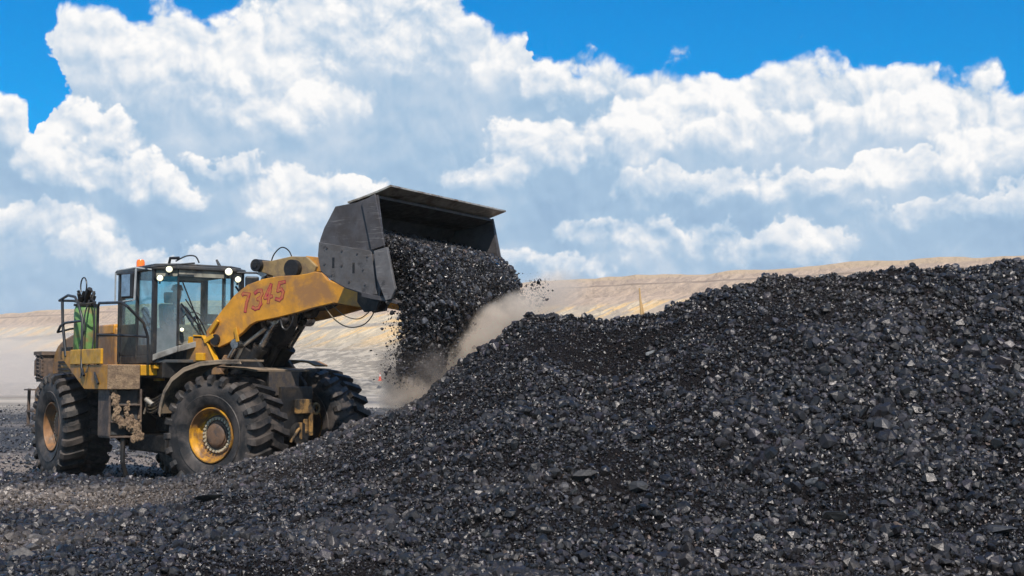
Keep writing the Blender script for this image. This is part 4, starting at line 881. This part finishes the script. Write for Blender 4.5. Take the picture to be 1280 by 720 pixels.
b = MB(); b.prism([(3.05, 3.95), (3.2, 4.05), (3.5, 3.6), (3.2, 3.1), (3.05, 3.1), (2.95, 3.6)], -.1, .1); b.build('lever_lug', M_BLK, bevel=.02, **FX)
b = MB(); b.prism([(1.85, 3.1), (2.25, 3.14), (2.3, 2.85), (2.05, 2.52), (1.85, 2.62)], .35, .62); b.cyl((2.0, .5, 2.58), (1.72, .5, 2.28), .07, 12); b.build('arm_bracket', M_BLK, bevel=.02, **FX)
# loose cables
b = MB(); b.tube(arc([(3.85, -.62, 3.30), (4.1, -.6, 3.02), (4.4, -.6, 2.88), (4.72, -.6, 2.92), (4.92, -.6, 3.12), (4.92, -.6, 3.32)], 6), .011, 6); b.tube(arc([(4.0, -.6, 3.30), (4.3, -.58, 3.08), (4.6, -.58, 3.02), (4.85, -.6, 3.16), (4.93, -.6, 3.3)], 6), .009, 6); b.build('loose_cable', M_WIRE, **FX)
b = MB(); b.tube(arc([(2.20, 0, 4.1), (2.28, 0, 4.28), (2.45, 0, 4.40), (2.62, 0, 4.33), (2.72, 0, 4.15)], 6), .012, 6); b.build('hose_loop', M_HOSE, **FX)
b = MB(); b.tube(arc([(2.95, -.64, 3.06), (3.0, -.64, 2.9), (3.1, -.64, 2.86), (3.2, -.64, 2.96), (3.25, -.64, 3.1)], 6), .018, 6); b.build('hose_loop', M_HOSE, **FX)
b = MB()
for k in range(7):
    y = -.30 + k * .09; b.tube(arc([(1.2, y, 2.2), (1.7, y + .03, 2.9), (2.3, y, 3.05 + .03 * k), (3.3, y, 3.25), (3.7, y, 3.45)]), .022, 6)
b.build('arm_hoses', M_HOSE, **FX)
for (x, y, z) in ((1.75, -1.05, 2.34),):
    pass

# bucket
BW = 1.85
SH = [(6.12, 5.03), (5.83, 4.93), (5.45, 4.83), (5.04, 4.79), (4.92, 4.60), (4.82, 4.45), (4.74, 4.26), (4.70, 4.00), (4.76, 3.74), (4.95, 3.60), (5.25, 3.45), (5.68, 3.32), (6.18, 3.22)]
b = MB(); b.cur = 0
ln = [Vector(p) for p in SH[1:]]; up, dn = [], []
for i, p in enumerate(ln):
    d = (ln[min(len(ln) - 1, i + 1)] - ln[max(0, i - 1)]).normalized(); n = Vector((-d.y, d.x)); up.append(p); dn.append(p + n * .05)
n_ = len(up); vs = [(q.x, -BW, q.y) for q in up] + [(q.x, BW, q.y) for q in up] + [(q.x, -BW, q.y) for q in dn] + [(q.x, BW, q.y) for q in dn]
outer = [(i, i + 1, n_ + i + 1, n_ + i) for i in range(n_ - 1)]; inner = [(2 * n_ + i, 3 * n_ + i, 3 * n_ + i + 1, 2 * n_ + i + 1) for i in range(n_ - 1)]
capf = [(0, n_, 3 * n_, 2 * n_), (n_ - 1, 3 * n_ - 1, 4 * n_ - 1, 2 * n_ - 1)] + [(i, 2 * n_ + i, 2 * n_ + i + 1, i + 1) for i in range(n_ - 1)] + [(n_ + i, n_ + i + 1, 3 * n_ + i + 1, 3 * n_ + i) for i in range(n_ - 1)]
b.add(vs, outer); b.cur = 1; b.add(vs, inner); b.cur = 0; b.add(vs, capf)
sidep = [(5.86, 4.93), (5.45, 4.83), (5.04, 4.79), (4.92, 4.60), (4.82, 4.45), (4.74, 4.26), (4.70, 4.00), (4.76, 3.74), (4.95, 3.60), (5.25, 3.45), (5.68, 3.32), (5.92, 3.28), (6.0, 4.05)]
for s in (-1, 1):
    y0, y1 = s * (BW + .002), s * (BW + .042); b.cur = 0; b.prism([(x, z) for x, z in sidep], min(y0, y1), max(y0, y1))
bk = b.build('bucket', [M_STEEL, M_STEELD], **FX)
b = MB(); b.strip([(5.28, 4.842), (5.55, 4.90), (5.87, 4.985), (6.12, 5.06)], .03, -BW - .04, BW + .04); b.build('spill_guard', M_EDGE, bk)
for s in (-1, 1):
    def sy(a, c): return (min(s * a, s * c), max(s * a, s * c))
    b = MB(); b.prism([(5.58, 4.83), (5.84, 4.94), (6.03, 4.10), (5.78, 4.04)], *sy(BW + .045, BW + .085)); b.build('side_cutter', M_STEEL, bk, bevel=.008)
    b = MB(); b.prism([(4.735, 4.22), (5.77, 4.03), (5.89, 3.33), (5.68, 3.335), (5.25, 3.465), (4.96, 3.61), (4.78, 3.75), (4.715, 4.0)], *sy(BW + .045, BW + .07)); wp_ = b.build('wear_plate', mat('wear_plate_steel' + str(s), (.115, .105, .103), .55, metal=.1, dirt=(.085, .072, .066), dirt_amt=.6, scale=3, scratch=.5, bump=.15, bscale=16), bk, bevel=.006)
    for x, z in ((5.03, 3.87), (5.43, 3.77)): b = MB(); b.bx(x - .022, x + .022, *sy(BW + .0705, BW + .073), z - .085, z + .085); b.build('slot_shade', M_BLK, wp_)  # no holes cut: thin black boxes paint the dark inside the slots
    for x, z in ((4.9, 4.12), (5.2, 4.06), (5.5, 4.0), (5.7, 3.95), (4.86, 3.86), (5.2, 3.82), (5.62, 3.74), (5.66, 3.5), (5.35, 3.55), (5.0, 3.68)): b = MB(); b.cyl((x, s * (BW + .065), z), (x, s * (BW + .083), z), .018, 8); b.build('bolt', M_STEEL, wp_)
    b = MB(); b.prism([(5.87, 4.02), (6.12, 4.07), (6.28, 3.40), (6.2, 3.24), (6.1, 3.22), (5.93, 3.58)], *sy(BW + .09, BW + .15)); b.build('corner_plate', mat('corner_steel' + str(s), (.14, .128, .125), .55, metal=.1, dirt=(.11, .095, .09), dirt_amt=.5, scale=3, scratch=.5), bk, bevel=.01)
b = MB(); b.prism([(5.6, 3.30), (6.28, 3.165), (6.30, 3.19), (6.2, 3.245), (5.6, 3.375)], -BW - .09, BW + .09); b.build('cutting_edge', M_STEEL, bk, bevel=.004)
b = MB()
for y in (-.75, -.5, .5, .75): b.prism([(4.72, 3.95), (4.78, 3.62), (5.2, 3.44), (5.1, 3.15), (4.85, 3.12), (4.70, 3.3)], y - .03, y + .03)
for y in (-.2, .2): b.prism([(4.72, 4.3), (4.62, 4.05), (4.60, 3.8), (4.76, 3.7)], y - .03, y + .03)
b.build('hinge_bracket', M_BLK, bk)

# ------------------------------------------------------------------ operator in the cab
def operator():
    me = bpy.data.meshes.new('person'); J = {'pel': (-.12, 0, 2.88, .15), 'chest': (-.17, 0, 3.22, .15), 'neck': (-.14, 0, 3.44, .06), 'h1': (-.12, 0, 3.55, .085), 'h2': (-.11, 0, 3.66, .095), 'h3': (-.11, 0, 3.73, .07),
         'shl': (-.17, .19, 3.36, .065), 'ell': (.0, .26, 3.10, .05), 'wrl': (.26, .2, 3.12, .035), 'hdl': (.36, .17, 3.16, .04), 'shr': (-.17, -.19, 3.36, .065), 'elr': (.02, -.28, 3.10, .05), 'wrr': (.28, -.25, 3.02, .035), 'hdr': (.38, -.24, 3.04, .04),
         'kl': (.36, .13, 2.90, .075), 'al': (.52, .14, 2.48, .05), 'fl': (.68, .14, 2.41, .045), 'kr': (.36, -.13, 2.90, .075), 'ar': (.52, -.14, 2.48, .05), 'fr': (.68, -.14, 2.41, .045)}
    k = list(J); E = [('pel', 'chest'), ('chest', 'neck'), ('neck', 'h1'), ('h1', 'h2'), ('h2', 'h3'), ('chest', 'shl'), ('shl', 'ell'), ('ell', 'wrl'), ('wrl', 'hdl'), ('chest', 'shr'), ('shr', 'elr'), ('elr', 'wrr'), ('wrr', 'hdr'),
                      ('pel', 'kl'), ('kl', 'al'), ('al', 'fl'), ('pel', 'kr'), ('kr', 'ar'), ('ar', 'fr')]
    me.from_pydata([J[a][:3] for a in k], [(k.index(a), k.index(c)) for a, c in E], [])
    o = bpy.data.objects.new('person', me); COL.objects.link(o); o.location = (JX, JY, 0); o.rotation_euler.z = -TH_R
    m = o.modifiers.new('skin', 'SKIN'); lay = me.skin_vertices[0].data
    for i, a in enumerate(k): lay[i].radius = (J[a][3],) * 2; lay[i].use_root = (i == 0)
    s = o.modifiers.new('sub', 'SUBSURF'); s.levels = s.render_levels = 2
    mt = bpy.data.materials.new('operator_clothes_and_skin'); mt.use_nodes = True; t = NT(mt.node_tree); bs = t.n['Principled BSDF']; z = t.xyz(t.new('ShaderNodeTexCoord').outputs['Object'])[2]
    t.put(bs.inputs['Base Color'], t.mix(t.m('GREATER_THAN', z, 3.47), (.03, .07, .17, 1), (.32, .19, .13, 1))); bs.inputs['Roughness'].default_value = .85
    me.materials.append(mt)
    tag(o, 'operator in a blue jacket sitting at the controls behind the dusty cab glass', 'person')
    b = MB(); b.lathe([(3.69, .0 + .115), (3.72, .112), (3.79, .085), (3.815, .0)], c=(-.115, 0, 0), seg=20, axis='z'); b.build('cap', M_FAB, o, smooth=60)
    for yy in (-.09, .09): b = MB(); b.box((.0, yy, 3.22), (.012, .03, .26)); b.build('reflective_strip', M_REFL, o)
operator()

# ------------------------------------------------------------------ coal spilling out of the bucket
def falling():
    r = np.random.default_rng(31); N = 135000
    y = r.uniform(-1.82, 1.95, N); u = r.random(N)
    zb = np.interp(y, [-1.85, -1.4, -.97, -.42, .1, .9, 1.85], [1.80, 1.88, 2.12, 2.5, 2.84, 3.02, 3.2]) + .22 * fbm(y * 1.6, y * 0 + 3, 3, 2)
    zt = 4.50
    z = zb + (zt - zb) * u ** .85
    # inner and outer faces of the stream
    drop = np.clip(3.25 - z, 0, 3)
    xin = np.where(z > 3.3, np.interp(z, [3.3, 3.6, 4.5], [6.05, 5.6, 5.1]), 6.15 + .02 * drop)
    xout = np.interp(z, [1.6, 2.2, 2.8, 3.3, 3.7, 4.0, 4.2, 4.35, 4.5], [6.45, 6.52, 6.62, 6.72, 6.64, 6.45, 6.15, 5.75, 5.1]) + .10 * fbm(y * 1.1, z * 1.5, 3, 40) + np.interp(y, [-1.85, -1.4, 0, 1.2, 1.85], [-.18, 0, -.05, -.12, -.2])
    e = r.random(N); x = xout - (xout - xin) * e ** 1.7 * .9
    # frayed lower edge and stray bits
    thin = np.clip((z - zb) / .9, 0, 1); strand = np.clip(.55 + 1.5 * fbm(y * 4.5 + x * 2., z * .9, 3, 64), 0, 1)
    keep = r.random(N) < np.clip(thin * .9 + .1 + .9 * (strand - .45) * (1 - thin * .6), .03, 1)
    keep &= ~((z > 3.3) & (np.abs(y) > 1.8))
    x, y, z = x[keep], y[keep], z[keep]
    st = 1500; y2 = np.concatenate([r.normal(-1.9, .10, 500), r.uniform(-1.9, 2.1, 800), r.normal(2.02, .10, 200)]); z2 = np.concatenate([r.uniform(1.9, 3.2, 500), np.interp(y2[500:1300], [-1.85, -1, 0, 1, 2], [1.8, 2.1, 2.75, 2.95, 3.2]) + r.uniform(-.35, .8, 800), r.uniform(3.3, 3.8, 200)])
    x2 = np.concatenate([r.normal(6.25, .12, 500), r.normal(6.5, .14, 800), r.normal(6.70, .10, 200)])
    x = np.concatenate([x, x2]); y = np.concatenate([y, y2]); z = np.concatenate([z, z2]); n = len(x)
    size = np.clip(.0135 * r.lognormal(0, .58, n), .007, .09); size[-st:] *= .75
    t = coal_tint(n, r); g = r.random(n) < .10; t[g, :3] = np.array([.06, .058, .063])
    o = scatter('falling_coal', np.stack([x, y, z], 1), size, t, M_COAL, 12); o.location = (JX, JY, 0); o.rotation_euler.z = -TH_F
    tag(o, 'black coal spilling out of the raised bucket', 'falling coal', kind='stuff')
falling()

# ------------------------------------------------------------------ dust
def dust(name, loc, scl, rot, col, dens, label, nsc=1.6, lo=.42, hi=.75):
    bm = bmesh.new(); bmesh.ops.create_icosphere(bm, subdivisions=3, radius=1.); me = bpy.data.meshes.new(name); bm.to_mesh(me); bm.free()
    o = bpy.data.objects.new(name, me); COL.objects.link(o); o.location = loc; o.scale = scl; o.rotation_euler = rot
    m = bpy.data.materials.new(name); m.use_nodes = True; t = NT(m.node_tree); t.n.clear()
    tc = t.new('ShaderNodeTexCoord').outputs['Object']; ge = t.new('ShaderNodeNewGeometry').outputs['Position']
    r2 = t.vm('DOT_PRODUCT', tc, tc); fall = t.smooth(r2, 1., .12)
    n = t.smooth(t.noise(ge, nsc, 5, .62), lo, hi)
    v = t.new('ShaderNodeVolumePrincipled'); v.inputs['Color'].default_value = (*col, 1); v.inputs['Anisotropy'].default_value = .0
    t.put(v.inputs['Density'], t.m('MULTIPLY', t.m('MULTIPLY', fall, n), dens))
    om = t.new('ShaderNodeOutputMaterial'); t.l.new(v.outputs[0], om.inputs['Volume']); me.materials.append(m)
    m.cycles.volume_step_rate = 1.0
    tag(o, label, 'dust', kind='stuff'); return o
def W3(px, py, Y): return ((px - 640) / 1702.4 * Y, Y, CAM_H + (472 - py) / 1702.4 * Y)
dust('dust_cloud', W3(588, 442, 23.1), (1.75, 1.0, .54), (0, R_(-41), 0), (.98, .84, .71), 11., 'beige dust rising between the falling coal and the slope of the pile', 1.7, .30, .72)
dust('dust_puff', W3(510, 490, 21.9), (.62, .6, .46), (0, R_(-15), 0), (1., .84, .70), 12., 'brown dust puff where the coal lands beside the far front wheel', 2.6, .34, .70)
dust('dust_haze', W3(672, 378, 25.5), (1.2, 1.0, .6), (0, R_(-25), 0), (1., .86, .74), 2.0, 'thin dust drifting off the far end of the bucket', 1.2, .25, .8)
dust('dark_dust', W3(515, 462, 21.8), (.70, .7, .62), (0, R_(12), 0), (.36, .31, .28), 3.0, 'dark coal dust around the lower tip of the falling coal', 2.2, .36, .7)
dust('ground_dust', (-62, 150, 2.5), (46, 30, 6.5), (0, 0, 0), (.95, .84, .76), .06, 'pale dust hanging low over the pit floor at the left', .05, .3, .7)

# even air over the whole pit
b = MB(); b.bx(-1300, 1300, -400, 1350, -3, 31); hz = b.build('haze', M_BLK); hz.data.materials.clear()
m = bpy.data.materials.new('haze'); m.use_nodes = True; t = NT(m.node_tree); t.n.clear(); v = t.new('ShaderNodeVolumePrincipled')
v.inputs['Color'].default_value = (1., .90, .80, 1); v.inputs['Density'].default_value = .00028; om = t.new('ShaderNodeOutputMaterial'); t.l.new(v.outputs[0], om.inputs['Volume'])
hz.data.materials.append(m); tag(hz, 'thin pale haze over the open pit', 'haze', kind='stuff')
